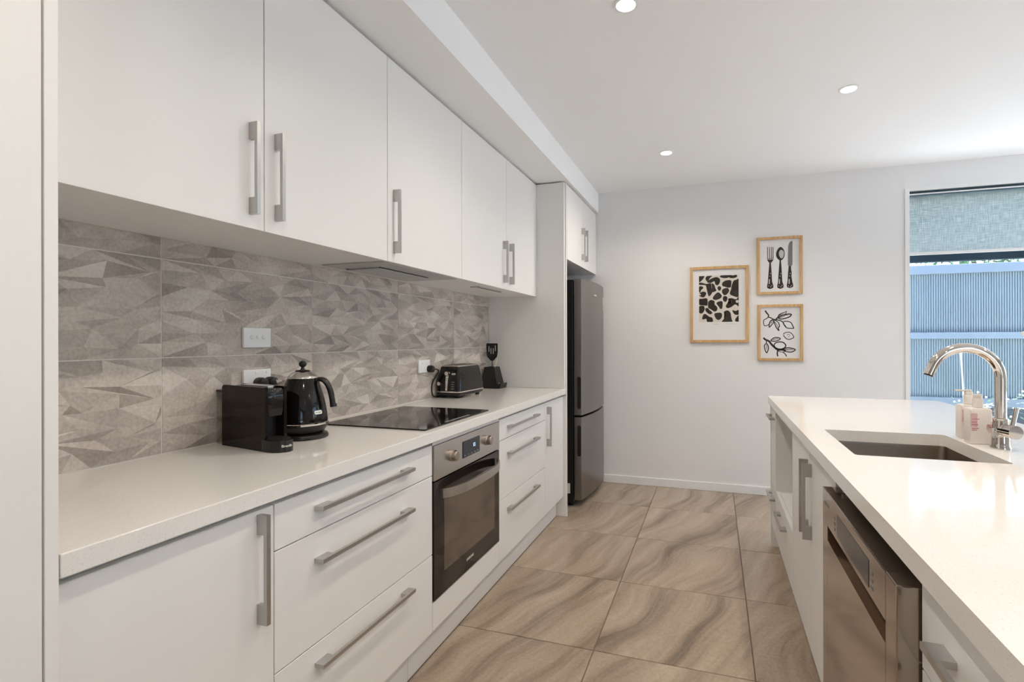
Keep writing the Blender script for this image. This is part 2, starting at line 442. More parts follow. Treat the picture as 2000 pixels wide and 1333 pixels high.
def window(name, axis, a0, a1, z0, z1, p, mull, label):
    w = thing(name, label, None, (a0, p, z0) if axis == 'y' else (p, a0, z0)); w['kind'] = 'structure'
    def B(a, b_, za, zb, d0, d1):
        return box(a, b_, p + d0, p + d1, za, zb, bev=0.002, seg=1) if axis == 'y' else box(p + d0, p + d1, a, b_, za, zb, bev=0.002, seg=1)
    t = 0.045
    fb = new_bm()
    for q in ((a0, a0 + t, z0, z1), (a1 - t, a1, z0, z1), (a0 + t, a1 - t, z0, z0 + t), (a0 + t, a1 - t, z1 - t, z1)):
        if axis == 'y': bx(fb, q[0], q[1], p - 0.03, p + 0.03, q[2], q[3])
        else: bx(fb, p - 0.03, p + 0.03, q[0], q[1], q[2], q[3])
    obj('window_frame', fb, M_ALU, w)
    for kind, a in mull:
        if kind == 'v': obj('mullion', B(a - t / 2, a + t / 2, z0 + t, z1 - t, -0.025, 0.025), M_ALU, w)
        else: obj('transom', B(a0 + t, a1 - t, a - 0.029, a + 0.029, -0.025, 0.025), M_ALU, w)
    obj('pane', B(a0 + t, a1 - t, z0 + t, z1 - t, -0.002, 0.002), M_GLASS, w)
    return w
window('window_1', 'y', WX0 - 0.055, WX1 + 0.055, WZ0 - 0.055, WZ1 + 0.055, YB + 0.182, [('h', 1.853)], 'tall dark aluminium framed window on the back wall')
window('window_2', 'x', 1.502, 3.698, 0.002, 2.248, XR + 0.05, [('v', 2.6)], 'wide glazed sliding door on the right wall')
window('window_fill', 'y', 2.002, 3.398, 0.002, 2.248, YF - 0.05, [('v', 2.7)], 'unseen glazed doors added on the living side for fill light')  # out-of-view opening, added and sized for the daylight it lets in
tb = new_bm()
bx(tb, WX0 - 0.028, WX0, YB - 0.008, YB, WZ0 - 0.03, WZ1 + 0.02)
bx(tb, WX0, WX1 + 0.028, YB - 0.008, YB, WZ1, WZ1 + 0.02)
bx(tb, WX1, WX1 + 0.028, YB - 0.008, YB, WZ0 - 0.03, WZ1)
bx(tb, WX0, WX1, YB - 0.03, YB, WZ0 - 0.03, WZ0)
struct('trim_1', tb, M_TRIM, 'slim white trim around the tall window')

# splashback tiles: real faceted relief
def splash_tile(y0, y1, z0, z1, seed):
    rnd = random.Random(seed)
    bm = new_bm()
    W_, H_ = 0.594, 0.297
    nx_, nz_ = 7, 8
    yo, zo = math.floor((y0 - 0.4875) / W_ + 1e-3) * W_ + 0.4875, None
    g = 0.0014
    a0, a1, b0, b1 = y0 + g, y1 - g, z0 + g, z1 - g
    ny = max(2, round((a1 - a0) / W_ * nx_)); nh = max(1, round((b1 - b0) / H_ * nz_))
    grid = []
    for j in range(nh + 1):
        row = []
        for i in range(ny + 1):
            edge_y, edge_z = i in (0, ny), j in (0, nh)
            off = 0.5 if (j % 2 and not edge_y and ny > 2) else 0.0
            yy = a0 + (a1 - a0) * min(1, (i + (0 if edge_y else (rnd.uniform(-0.30, 0.30) + off))) / ny)
            zz = b0 + (b1 - b0) * (j + (0 if edge_z else rnd.uniform(-0.34, 0.34))) / nh
            yy = min(max(yy, a0), a1)
            h = 0.0 if (edge_y or edge_z) else rnd.choice((0.0, 0.001, 0.0055, 0.008))
            if edge_y or edge_z: h = 0.0004
            row.append(bm.verts.new((XW + 0.0006 + h, yy, zz)))
        grid.append(row)
    for j in range(nh):
        for i in range(ny):
            a, b_, c, d_ = grid[j][i], grid[j][i + 1], grid[j + 1][i + 1], grid[j + 1][i]
            if rnd.random() < 0.5: fs = ((a, b_, c), (a, c, d_))
            else: fs = ((a, b_, d_), (b_, c, d_))
            for f in fs: bm.faces.new(f)
    # rim back to the wall
    ring = [grid[0][i] for i in range(ny + 1)] + [grid[j][ny] for j in range(1, nh + 1)] + [grid[nh][i] for i in range(ny - 1, -1, -1)] + [grid[j][0] for j in range(nh - 1, 0, -1)]
    back = [bm.verts.new((XW - 0.0022, v.co.y, v.co.z)) for v in ring]
    for i in range(len(ring)):
        k = (i + 1) % len(ring)
        bm.faces.new((ring[i], ring[k], back[k], back[i]))
    bmesh.ops.recalc_face_normals(bm, faces=bm.faces[:])
    me = bpy.data.meshes.new('tile'); bm.to_mesh(me); bm.free()
    at_ = me.attributes.new('tone', 'FLOAT', 'FACE')
    for p in me.polygons: at_.data[p.index].value = min(1, max(0, rnd.gauss(0.5, 0.24)))
    me.materials.append(M_SPLASH)
    return me
ycol = [0.545, 1.0815, 1.6755, 2.2695, 2.8635, 3.376]
zrow = [0.902, 1.190, 1.487, ZU + 0.004]
s_ = 11
for i in range(5):
    for j in range(3):
        o = bpy.data.objects.new('tile', splash_tile(ycol[i], ycol[i + 1], zrow[j], zrow[j + 1], s_)); s_ += 1
        COL.objects.link(o); o.parent = wall_left

# ------------------------------------------------------------------ cabinets
def handle_bm(axis, c_along, c_other, face, out, L, d=0.030, w=0.011, f=0.046, t=0.0095):
    """C-shaped bar: axis 'z' (vertical) or 'y' (horizontal); face X, out +1/-1"""
    a0 = c_along - L / 2
    prof = [(0, 0), (0, d), (L, d), (L, 0), (L - f, 0), (L - f, d - t), (f, d - t), (f, 0)]
    bm = new_bm()
    if axis == 'z': prism(bm, [(face + out * q, a0 + p) for p, q in prof], 'y', c_other - w / 2, c_other + w / 2)
    else: prism(bm, [(face + out * q, a0 + p) for p, q in prof], 'z', c_other - w / 2, c_other + w / 2)
    return bm
def carcass(x0, x1, y0, y1, z0, z1, back='lo', t=0.016, top=True):
    bm = new_bm()
    bx(bm, x0, x1, y0, y0 + t, z0, z1); bx(bm, x0, x1, y1 - t, y1, z0, z1)
    bx(bm, x0, x1, y0 + t, y1 - t, z0, z0 + t)
    if top: bx(bm, x0, x1, y0 + t, y1 - t, z1 - t, z1)
    if back == 'lo': bx(bm, x0, x0 + 0.008, y0 + t, y1 - t, z0 + t, z1 - t)
    else: bx(bm, x1 - 0.008, x1, y0 + t, y1 - t, z0 + t, z1 - t)
    return bm
G = 0.0016
def front_left(name, root, y0, y1, z0, z1, xf, th=0.018):
    return obj(name, box(xf - th, xf, y0 + G, y1 - G, z0 + G, z1 - G, bev=0.0012, seg=2), M_WHITE, root)
def add_handle(parent, axis, c_along, c_other, face, out, L):
    return obj('handle', handle_bm(axis, c_along, c_other, face, out, L), M_HANDLE, parent)

# tall pantry on the left edge
t = thing('tall_cabinet', 'full-height white pantry cabinet at the near end of the long worktop', 'cabinet', (-1.28, -0.2, 0))
obj('carcass', carcass(-1.575, -1.02, -0.55, 0.505, 0.10, ZS - 0.004), M_WHITE, t)
d1 = obj('door', box(-1.013, -0.995, -0.548, -0.026, 0.12, ZS - 0.006, bev=0.0012), M_WHITE, t)
d2 = obj('door', box(-1.013, -0.995, -0.022, 0.5035, 0.12, ZS - 0.006, bev=0.0012), M_WHITE, t)
add_handle(d1, 'z', 1.0, -0.065, -0.995, 1, 0.25); add_handle(d2, 'z', 1.0, 0.02, -0.995, 1, 0.25)
obj('side_panel', box(-1.575, -0.995, 0.5065, 0.5245, 0.0, ZS - 0.004, bev=0.001), M_WHITE, t)

Z0, ZT = 0.138, 0.846
bodyx = (-1.575, -1.036)
def base_unit(name, label, y0, y1, grp=None):
    r = thing(name, label, 'cabinet', ((XW + XC) / 2, (y0 + y1) / 2, 0))
    return r
r = base_unit('base_cabinet', 'white base cabinet with one tall door beside the pantry', 0.526, 0.955)
obj('carcass', carcass(*bodyx, 0.527, 0.954, Z0, 0.858), M_WHITE, r)
d_ = front_left('door', r, 0.526, 0.955, Z0, ZT, XD); add_handle(d_, 'z', 0.708, 0.912, XD, 1, 0.255)
def drawer_unit(label, y0, y1, seams, hz, hy, hl):
    r = base_unit('drawer_cabinet', label, y0, y1)
    obj('carcass', carcass(*bodyx, y0 + 0.001, y1 - 0.001, Z0, 0.858), M_WHITE, r)
    zz = [Z0, *seams, ZT]
    for k in range(3):
        d_ = front_left('drawer', r, y0, y1, zz[k], zz[k + 1], XD)
        add_handle(d_, 'y', hy, hz[k], XD, 1, hl)
    return r
drawer_unit('white three-drawer cabinet between the tall door and the oven', 0.955, 1.673, (0.431, 0.729), (0.376, 0.655, 0.795), 1.300, 0.432)
r = base_unit('oven_cabinet', 'white housing with plain filler panels around the built-in oven', 1.673, 2.290)
ob = new_bm()
bx(ob, *bodyx, 1.674, 1.690, Z0, 0.858); bx(ob, *bodyx, 2.273, 2.289, Z0, 0.858); bx(ob, *bodyx, 1.690, 2.273, Z0, Z0 + 0.016)
obj('carcass', ob, M_WHITE, r)
front_left('filler_panel', r, 1.673, 2.290, Z0, 0.247, XD)
obj('filler_rail', box(XD - 0.018, XD, 1.6746, 2.2884, 0.8405, 0.857, bev=0.001), M_WHITE, r)
drawer_unit('white three-drawer cabinet between the oven and the narrow end door', 2.290, 2.997, (0.442, 0.738), (0.376, 0.66, 0.797), 2.612, 0.440)
r = base_unit('base_cabinet', 'white base cabinet with a narrow door next to the fridge panel', 2.997, 3.400)
obj('carcass', carcass(*bodyx, 2.998, 3.399, Z0, 0.858), M_WHITE, r)
d_ = front_left('door', r, 2.997, 3.400, Z0, ZT, XD); add_handle(d_, 'z', 0.690, 3.043, XD, 1, 0.25)
for y0, y1, lb in ((0.526, 1.586, 'white kickboard under the near drawers'), (1.588, 3.398, 'white kickboard running from the oven to the fridge panel')):
    tag(obj('kickboard', box(-1.082, -1.066, y0, y1, 0.0, 0.136, bev=0.001), M_WHITE), lb, 'kickboard')

tag(obj('worktop', box(XW + 0.002, XC, 0.527, 3.399, 0.86, 0.90, bev=0.002, seg=2), M_STONE), 'long off-white speckled quartz worktop along the tiled splashback', 'worktop')

# wall cabinets
def wall_unit(name, label, y0, y1, doors, hpos):
    r = thing(name, label, 'cabinet', (-1.39, (y0 + y1) / 2, ZU))
    obj('carcass', carcass(XW + 0.004, XU - 0.021, y0 + 0.001, y1 - 0.001, ZU, ZS - 0.012), M_WHITE, r)
    for (a, b_), hy in zip(doors, hpos):
        d_ = obj('door', box(XU - 0.019, XU, a + G, b_ - G, ZU - 0.003, ZS - 0.012, bev=0.0012), M_WHITE, r)
        add_handle(d_, 'z', 1.710, hy, XU, 1, 0.25)
    return r
wall_unit('wall_cabinet', 'two-door white wall cabinet above the coffee machine', 0.526, 1.664, [(0.526, 1.1025), (1.1025, 1.664)], [1.058, 1.142])
wall_unit('wall_cabinet', 'single-door white wall cabinet holding the range hood', 1.664, 2.2675, [(1.664, 2.2675)], [1.706])
wall_unit('wall_cabinet', 'two-door white wall cabinet beside the tall fridge panel', 2.2675, 3.379, [(2.2675, 2.834), (2.834, 3.379)], [2.793, 2.889])

# built-in hood insert under the middle wall cabinet
t = thing('range_hood', 'slim grey built-in range hood insert under the wall cabinet', 'range hood', (-1.38, 1.96, ZU - 0.012))
obj('trim_plate', box(-1.525, -1.230, 1.672, 2.26, ZU - 0.005, ZU - 0.0005, bev=0.001), M_HOOD, t)
obj('filter_panel', box(-1.488, -1.330, 1.785, 2.142, ZU - 0.012, ZU - 0.006, bev=0.0015), M_HOOD, t)
sb = new_bm(); bx(sb, -1.496, -1.488, 1.777, 2.150, ZU - 0.0065, ZU - 0.005); bx(sb, -1.330, -1.322, 1.777, 2.150, ZU - 0.0065, ZU - 0.005)
obj('intake_slot', sb, M_DARKGAP, t)
t = thing('cabinet_light', 'slim rectangular light fitted under the end wall cabinet', 'light', (-1.31, 2.78, ZU - 0.008))
obj('housing', box(-1.340, -1.283, 2.62, 2.935, ZU - 0.007, ZU - 0.0005, bev=0.001), M_HOOD, t)
obj('diffuser', box(-1.334, -1.293, 2.63, 2.925, ZU - 0.0085, ZU - 0.007), M_PLATE, t)
obj('edge_strip', box(-1.290, -1.284, 2.62, 2.935, ZU - 0.009, ZU - 0.007), M_DARKGAP, t)

# tall end panel and the cabinet over the fridge
t = thing('fridge_cabinet', 'white two-door cabinet over the fridge with a tall side panel', 'cabinet', (-1.28, 3.87, 0.0))
obj('side_panel', box(XW + 0.002, -0.990, 3.4005, 3.4185, 0.0, ZS - 0.008, bev=0.001), M_WHITE, t)
obj('lining_board', box(XW + 0.002, -1.0, 3.3805, 3.3995, 0.9005, ZS - 0.010, bev=0.001), M_WHITE, t)
obj('carcass', carcass(XW + 0.004, -1.009, 3.420, 4.335, 1.815, ZS - 0.014), M_WHITE, t)
for a, b_, hy in ((3.419, 3.877, 3.833), (3.877, 4.336, 3.925)):
    d_ = obj('door', box(-1.007, -0.989, a + G, b_ - G, 1.812, ZS - 0.014, bev=0.0012), M_WHITE, t)
    add_handle(d_, 'z', 1.990, hy, -0.989, 1, 0.25)

# ------------------------------------------------------------------ fridge
t = thing('fridge', 'dark graphite two-door fridge freezer beside the tall white panel', 'fridge', (-1.25, 3.95, 0))
FY0, FY1 = 3.605, 4.300
obj('body', box(-1.56, -0.998, FY0, FY1, 0.03, 1.688, bev=0.004), M_FRIDGE_D, t)
def bow(y): return -0.936 + 0.030 * math.sin(PI * (y - FY0) / (FY1 - FY0)) + 0.018 * (y - FY0) / (FY1 - FY0)
def fdoor(z0, z1):
    front = [(bow(FY0 + (FY1 - FY0) * i / 16), FY0 + (FY1 - FY0) * i / 16) for i in range(17)]
    bm = new_bm(); prism(bm, [(-0.990, FY1), (-0.990, FY0)] + front, 'z', z0, z1)
    es = [e for e in bm.edges if abs(e.verts[0].co.z - e.verts[1].co.z) < 1e-6 and len(e.link_faces) == 2]
    bmesh.ops.bevel(bm, geom=es, offset=0.003, segments=2, profile=0.5, affect='EDGES')
    return bm
up = obj('upper_door', fdoor(0.682, 1.695), M_FRIDGE, t, True)
lo = obj('lower_door', fdoor(0.055, 0.668), M_FRIDGE, t, True)
for p, z0, z1 in ((up, 0.730, 0.968), (lo, 0.380, 0.608)):
    bm = new_bm(); prism(bm, rrect(-0.953, (z0 + z1) / 2, 0.014, (z1 - z0) / 2, 0.012), 'y', FY0 - 0.0015, FY0 - 0.0002)
    obj('grip_recess_shade', bm, M_DARKGAP, p)  # flat dark plate on the door edge; its colour stands in for the recess shade
for yy in (3.66, 4.24):
    bm = new_bm(); lathe(bm, [(0.018, 0), (0.018, 0.02), (0.012, 0.03)], (-1.03, yy, 0), 16); obj('foot', bm, M_BLACKM, t)
bm = new_bm(); prism(bm, [(bow(4.245) + 0.001, 4.243), (bow(4.29) + 0.001, 4.290), (bow(4.29) + 0.002, 4.290), (bow(4.245) + 0.002, 4.243)], 'z', 1.545, 1.600)
st = obj('rating_sticker', bm, M_PLATE, up); tag(st, 'white and yellow rating sticker')
bm = new_bm(); prism(bm, [(bow(4.245) + 0.001, 4.243), (bow(4.29) + 0.001, 4.290), (bow(4.29) + 0.002, 4.290), (bow(4.245) + 0.002, 4.243)], 'z', 1.488, 1.543)
obj('sticker_band', bm, M_FABRICTAG, up)
bm = new_bm(); prism(bm, [(bow(3.88) + 0.0005, 3.875), (bow(3.94) + 0.0005, 3.945), (bow(3.94) + 0.0015, 3.945), (bow(3.88) + 0.0015, 3.875)], 'z', 1.588, 1.598)
obj('logo_mark', bm, M_LETTER, up)
obj('side_label', box(-1.046, -1.023, FY0 - 0.0012, FY0 - 0.0002, 0.10, 0.175), M_PLATE, t)

# ------------------------------------------------------------------ oven
t = thing('oven', 'built-in stainless and black glass wall oven under the cooktop', 'oven', (-1.28, 1.981, 0.247))
OY0, OY1 = 1.678, 2.285
obj('body', box(-1.56, -1.040, 1.695, 2.268, 0.255, 0.83), M_BLACKM, t)
cp = obj('control_panel', box(-1.036, -1.010, OY0, OY1, 0.706, 0.839, bev=0.0015), M_STEEL, t)
for ky in (1.815, 2.142):
    bm = new_bm(); lathe(bm, [(0.0235, 0), (0.0235, 0.005), (0.0205, 0.007), (0.0195, 0.022), (0.0165, 0.025)], (0, 0, 0), 28)
    bmesh.ops.rotate(bm, verts=bm.verts[:], cent=(0, 0, 0), matrix=Matrix.Rotation(PI / 2, 3, 'Y'))
    bmesh.ops.translate(bm, verts=bm.verts[:], vec=(-1.010, ky, 0.775))
    k = obj('knob', bm, M_KNOB, cp, True)
    obj('knob_mark', box(-0.998, -0.989, ky - 0.003, ky + 0.003, 0.7935, 0.7965), M_BLACKM, cp)
ds = obj('display', box(-1.0105, -1.0075, 1.905, 2.062, 0.742, 0.812, bev=0.0008, seg=1), M_DISPLAY, cp)
for k in range(5): obj('touch_key', box(-1.0076, -1.0070, 1.915 + k * 0.03, 1.929 + k * 0.03, 0.748, 0.753), M_INKG, cp)
text_obj('clock_digits', '12', 0.022, M_LED, cp, Matrix.Translation(-root_loc(t)) @ basis((-1.0068, 2.006, 0.782), (0, 1, 0), (0, 0, 1)), 0.0003)
dr = obj('glass_door', box(-1.036, -1.011, OY0, OY1, 0.252, 0.700, bev=0.002), M_OVENGL, t)
bm = new_bm(); prism(bm, rrect((1.752 + 2.228) / 2, 0.487, 0.238, 0.150, 0.004), 'x', -1.0112, -1.0104)
obj('window', bm, M_OVENWIN, dr)
bm = new_bm()
pth = [(2 * i / 16 - 1) for i in range(17)]
lp = []
for u in pth:
    yy = 1.981 + u * 0.262; xo = -1.010 + 0.052 * (1 - abs(u) ** 3.2) ** 0.8 + 0.004
    lp.append([(xo, yy, 0.632), (xo + 0.010, yy, 0.632), (xo + 0.010, yy, 0.668), (xo, yy, 0.668)])
loft(bm, lp)
obj('door_handle', bm, M_STEEL, dr, True)
text_obj('maker_name', 'SAMSUNG', 0.0145, M_LETTER, dr, Matrix.Translation(-root_loc(t)) @ basis((-1.0104, 1.972, 0.300), (0, 1, 0), (0, 0, 1)), 0.0003, bold=True)

# ------------------------------------------------------------------ cooktop
t = thing('cooktop', 'flat black glass induction cooktop set in the long worktop', 'cooktop', (-1.27, 1.94, 0.9005))
bm = new_bm(); prism(bm, rrect(-1.273, 1.937, 0.238, 0.282, 0.006), 'z', 0.9005, 0.9055)
obj('glass_plate', bm, M_BLACK, t)
for cx_, cy_, rr in ((-1.40, 1.80, 0.09), (-1.40, 2.08, 0.075), (-1.17, 1.80, 0.075), (-1.17, 2.08, 0.09)):
    bm = new_bm()
    loops = [[(cx_ + q * math.cos(2 * PI * i / 40), cy_ + q * math.sin(2 * PI * i / 40), 0.9057) for i in range(40)] for q in (rr, rr + 0.0012)]
    loft(bm, loops, False, False); obj('zone_ring', bm, M_DISPLAY, t)
obj('control_strip', box(-1.055, -1.043, 1.83, 2.04, 0.9056, 0.9059), M_INKG, t)

# ------------------------------------------------------------------ switch and sockets
def plate(name, label, y0, y1, z0, z1):
    t = thing(name, label, 'switch' if 'switch' in name else 'socket', (XW, (y0 + y1) / 2, (z0 + z1) / 2), group=None)
    obj('cover_plate', box(XW + 0.003, XW + 0.013, y0, y1, z0, z1, bev=0.002), M_PLATE, t)
    return t
t = plate('light_switch', 'white horizontal triple switch plate on the splashback', 1.349, 1.462, 1.216, 1.287)
for yy in (1.382, 1.407, 1.431):
    bm = new_bm(); lathe(bm, [(0.008, 0), (0.008, 0.002), (0.0062, 0.004), (0.004, 0.005)], (0, 0, 0), 16)
    bmesh.ops.rotate(bm, verts=bm.verts[:], cent=(0, 0, 0), matrix=Matrix.Rotation(PI / 2, 3, 'Y'))
    bmesh.ops.translate(bm, verts=bm.verts[:], vec=(XW + 0.013, yy, 1.253)); obj('toggle', bm, M_PLATE, t, True)
def plug(parent_y, z, r=0.019, ax=1):
    bm = new_bm(); lathe(bm, [(r * 0.96, 0), (r, 0.006), (r, 0.022), (r * 0.85, 0.032), (r * 0.4, 0.037)], (0, 0, 0), 20)
    bmesh.ops.rotate(bm, verts=bm.verts[:], cent=(0, 0, 0), matrix=Matrix.Rotation(PI / 2, 3, 'Y'))
    bmesh.ops.translate(bm, verts=bm.verts[:], vec=(XW + 0.0135, parent_y, z)); return bm
t = plate('power_socket', 'white double power socket behind the coffee machine', 1.349, 1.462, 1.066, 1.137)
for yy in (1.385, 1.43):
    bm = new_bm(); lathe(bm, [(0.016, 0), (0.016, 0.0012)], (0, 0, 0), 20)
    bmesh.ops.rotate(bm, verts=bm.verts[:], cent=(0, 0, 0), matrix=Matrix.Rotation(PI / 2, 3, 'Y')); bmesh.ops.translate(bm, verts=bm.verts[:], vec=(XW + 0.0128, yy, 1.094)); obj('outlet', bm, M_PLATE, t)
    obj('rocker', box(XW + 0.0125, XW + 0.0155, yy + 0.010, yy + 0.020, 1.122, 1.130, bev=0.001, seg=1), M_PLATE, t)
t = plate('power_socket', 'white single power socket beside the toaster', 2.447, 2.562, 1.057, 1.129)
obj('rocker', box(XW + 0.0125, XW + 0.0155, 2.478, 2.488, 1.105, 1.115, bev=0.001, seg=1), M_PLATE, t)
obj('outlet', box(XW + 0.0125, XW + 0.0135, 2.468, 2.496, 1.070, 1.098), M_PLATE, t)

# plugs with cords
for yy, lb, end in ((1.405, 'black mains plug and cord of the coffee machine', (-1.548, 1.32, 0.906)), (1.449, 'black mains plug and cord of the kettle', (-1.545, 1.44, 0.906))):
    t = thing('mains_plug', lb, 'plug', (XW + 0.0135, yy, 1.088))
    obj('plug_body', plug(yy, 1.088, 0.021), M_BLACKS, t, True)
    bm = new_bm(); tube(bm, catmull([(XW + 0.045, yy, 1.088), (XW + 0.055, yy + 0.003, 1.05), (XW + 0.050, yy + 0.006, 0.97), (XW + 0.045, yy, 0.915), end], 6), 0.0035, 8); obj('cord', bm, M_BLACKS, t, True)

# ------------------------------------------------------------------ coffee machine (local: +x front, -y near side)
t = thing('coffee_machine', 'small glossy black capsule coffee machine on the long worktop', 'coffee machine', (-1.412, 1.252, 0.9005), math.radians(-10))
H = 0.197
def L(name, bm, m, par=None, s=False): return obj(name, bm, m, par if par is not None else t, s, local=True)
wd = 0.036
bm = new_bm(); prism(bm, [(-0.113, 0.0), (0.113, 0.0), (0.113, H - 0.004), (0.109, H), (-0.106, H), (-0.113, H - 0.007)], 'y', -wd, -wd + 0.010); L('side_panel', bm, M_COFFEE)
bm = new_bm(); prism(bm, [(-0.113, 0.0), (0.113, 0.0), (0.113, H - 0.004), (0.109, H), (-0.106, H), (-0.113, H - 0.007)], 'y', wd - 0.010, wd); L('side_panel', bm, M_COFFEE)
bd = L('body', box(-0.110, 0.078, -wd + 0.0102, wd - 0.0102, 0.002, H - 0.004, bev=0.003), M_BLACKS)
bm = new_bm()
lp = []
for z, xo in ((0.106, 0.108), (0.120, 0.113), (0.160, 0.1155), (0.186, 0.113), (0.1925, 0.107)):
    lp.append([(0.0785, -wd + 0.0105, z), (xo - 0.002, -wd + 0.0105, z), (xo + 0.003, -wd + 0.016, z), (xo + 0.003, wd - 0.016, z), (xo - 0.002, wd - 0.0105, z), (0.0785, wd - 0.0105, z)])
loft(bm, lp); L('brew_head', bm, M_BLACK, t, True)
bm = new_bm()
for k in range(12): bx(bm, 0.0785, 0.0815, -wd + 0.013, 0.008, 0.032 + k * 0.006, 0.0345 + k * 0.006)
L('grille', bm, M_BLACKM)
bm = new_bm(); tray = [(0.080, -wd + 0.002), (0.105, -wd - 0.001)] + [(0.118 + 0.056 * math.cos(a), 0.037 * math.sin(a)) for a in [math.radians(-80 + 160 * i / 14) for i in range(15)]] + [(0.105, wd + 0.001), (0.080, wd - 0.002)]
prism(bm, tray, 'z', 0.0, 0.036); tr = L('drip_tray', bm, M_BLACKS)
bm = new_bm(); prism(bm, [(0.114 + 0.86 * (x - 0.114), 0.86 * y) for x, y in tray], 'z', 0.0362, 0.039); L('cup_grid', bm, M_BLACKM, tr)
nm = text_obj('maker_name', 'Breville', 0.0105, M_LETTER, tr, Matrix.Identity(4), 0.0003, bold=True)
for v in nm.data.vertices:   # wrap the lettering round the curved tray front
    tx, ty, tz = v.co; yy = -0.003 + tx
    v.co = (0.118 + 0.056 * math.sqrt(max(0.05, 1 - (yy / 0.0372) ** 2)) + 0.0005 + tz, yy, 0.019 + ty)
bm = new_bm(); prism(bm, rrect(0.02, 0, 0.070, 0.018, 0.012), 'z', H - 0.0038, H + 0.002); L('lever_lid', bm, M_STEEL)
bm = new_bm(); prism(bm, rrect(-0.1395, 0, 0.0255, 0.028, 0.01), 'z', 0.001, 0.172); tk = L('water_tank', bm, M_TANK)
bm = new_bm(); prism(bm, rrect(-0.1395, 0, 0.0257, 0.030, 0.01), 'z', 0.1722, 0.178); L('tank_lid', bm, M_BLACKS, tk)

# ------------------------------------------------------------------ kettle (local: +x handle)
t = thing('kettle', 'tall black and chrome electric kettle with ball knob lid', 'kettle', (-1.383, 1.424, 0.9005), math.radians(17.8))
bm = new_bm(); lathe(bm, [(0.083, 0), (0.084, 0.006), (0.080, 0.014), (0.062, 0.018)]); L('power_base', bm, M_BLACKS, t, True)
bm = new_bm(); lathe(bm, [(0.060, 0.0185), (0.070, 0.022), (0.079, 0.036), (0.081, 0.046)]); bs = L('kettle_foot', bm, M_BLACKS, t, True)
bm = new_bm(); lathe(bm, [(0.081, 0.0463), (0.0835, 0.048), (0.0840, 0.053), (0.081, 0.0555)]); L('chrome_ring', bm, M_CHROME, t, True)
prof = [(0.081, 0.0558), (0.0815, 0.065), (0.0795, 0.085), (0.0745, 0.115), (0.068, 0.145), (0.0595, 0.175), (0.0525, 0.200), (0.0500, 0.207)]
bm = new_bm(); lathe(bm, prof, seg=40); bd = L('kettle_body', bm, M_BLACK, t, True)
bm = new_bm(); lathe(bm, [(0.0500, 0.2072), (0.0515, 0.209), (0.0505, 0.2125), (0.044, 0.219), (0.034, 0.227), (0.024, 0.2325)], seg=40); ld = L('lid', bm, M_CHROME, t, True)
bm = new_bm(); lathe(bm, [(0.0245, 0.2327), (0.022, 0.2355), (0.008, 0.238), (0.0055, 0.243), (0.0055, 0.247), (0.010, 0.2495), (0.0128, 0.255), (0.0130, 0.259), (0.0105, 0.265), (0.005, 0.2685)], seg=24); L('knob', bm, M_BLACKS, ld, True)
bm = new_bm()
A = [(-0.040, 0.032, 0.205), (-0.040, -0.032, 0.205), (-0.066, 0, 0.115)]
tip = (-0.094, 0, 0.202)
vs = [bm.verts.new(p) for p in A + [tip]]
for f in ((0, 1, 3), (1, 2, 3), (2, 0, 3), (2, 1, 0)): bm.faces.new([vs[i] for i in f])
bmesh.ops.recalc_face_normals(bm, faces=bm.faces[:]); L('spout', bm, M_CHROME)
pth = catmull([(0.044, 0, 0.197), (0.060, 0, 0.204), (0.078, 0, 0.198), (0.094, 0, 0.175), (0.104, 0, 0.140), (0.109, 0, 0.107)], 5)
lp = []
for i, p in enumerate(pth):
    tg = (pth[min(i + 1, len(pth) - 1)] - pth[max(i - 1, 0)]).normalized(); nn = Vector((tg.z, 0, -tg.x))
    hw, ht = 0.0125, 0.0075 + 0.004 * i / len(pth)
    lp.append([tuple(p + nn * ht * math.cos(a) + Vector((0, hw * math.sin(a), 0))) for a in [2 * PI * k / 12 for k in range(12)]])
bm = new_bm(); loft(bm, lp); hd = L('handle', bm, M_BLACKS, t, True)
lp = []
for i, p in enumerate(pth[3:-2], 3):
    tg = (pth[i + 1] - pth[i - 1]).normalized(); nn = Vector((-tg.z, 0, tg.x)) if (tg.z < 0 or True) else 0
    nn = Vector((-tg.z, 0, tg.x)); ht = 0.0075 + 0.004 * i / len(pth)
    c_ = p + nn * (ht - 0.001)
    lp.append([tuple(c_ + nn * 0.0022 + Vector((0, -0.004, 0))), tuple(c_ + nn * 0.0022 + Vector((0, 0.004, 0))), tuple(c_ + Vector((0, 0.004, 0))), tuple(c_ + Vector((0, -0.004, 0)))])
bm = new_bm(); loft(bm, lp); L('chrome_strip', bm, M_CHROME, hd)
ang = math.radians(-27); rb = 0.0790
bm = new_bm(); prism(bm, rrect(0, 0, 0.0155, 0.0065, 0.006), 'z', 0, 0.0015)
bm.transform(basis((rb * math.cos(ang), rb * math.sin(ang), 0.092), (-math.sin(ang), math.cos(ang), 0), (-0.22 * math.cos(ang), -0.22 * math.sin(ang), 1)))
bg = L('badge', bm, M_BADGE, bd)
text_obj('maker_name', 'DeLonghi', 0.0062, M_BLACKS, bg, basis((rb * math.cos(ang), rb * math.sin(ang), 0.092), (-math.sin(ang), math.cos(ang), 0), (-0.22 * math.cos(ang), -0.22 * math.sin(ang), 1)) @ Matrix.Translation((0, 0, 0.0017)), 0.0002)

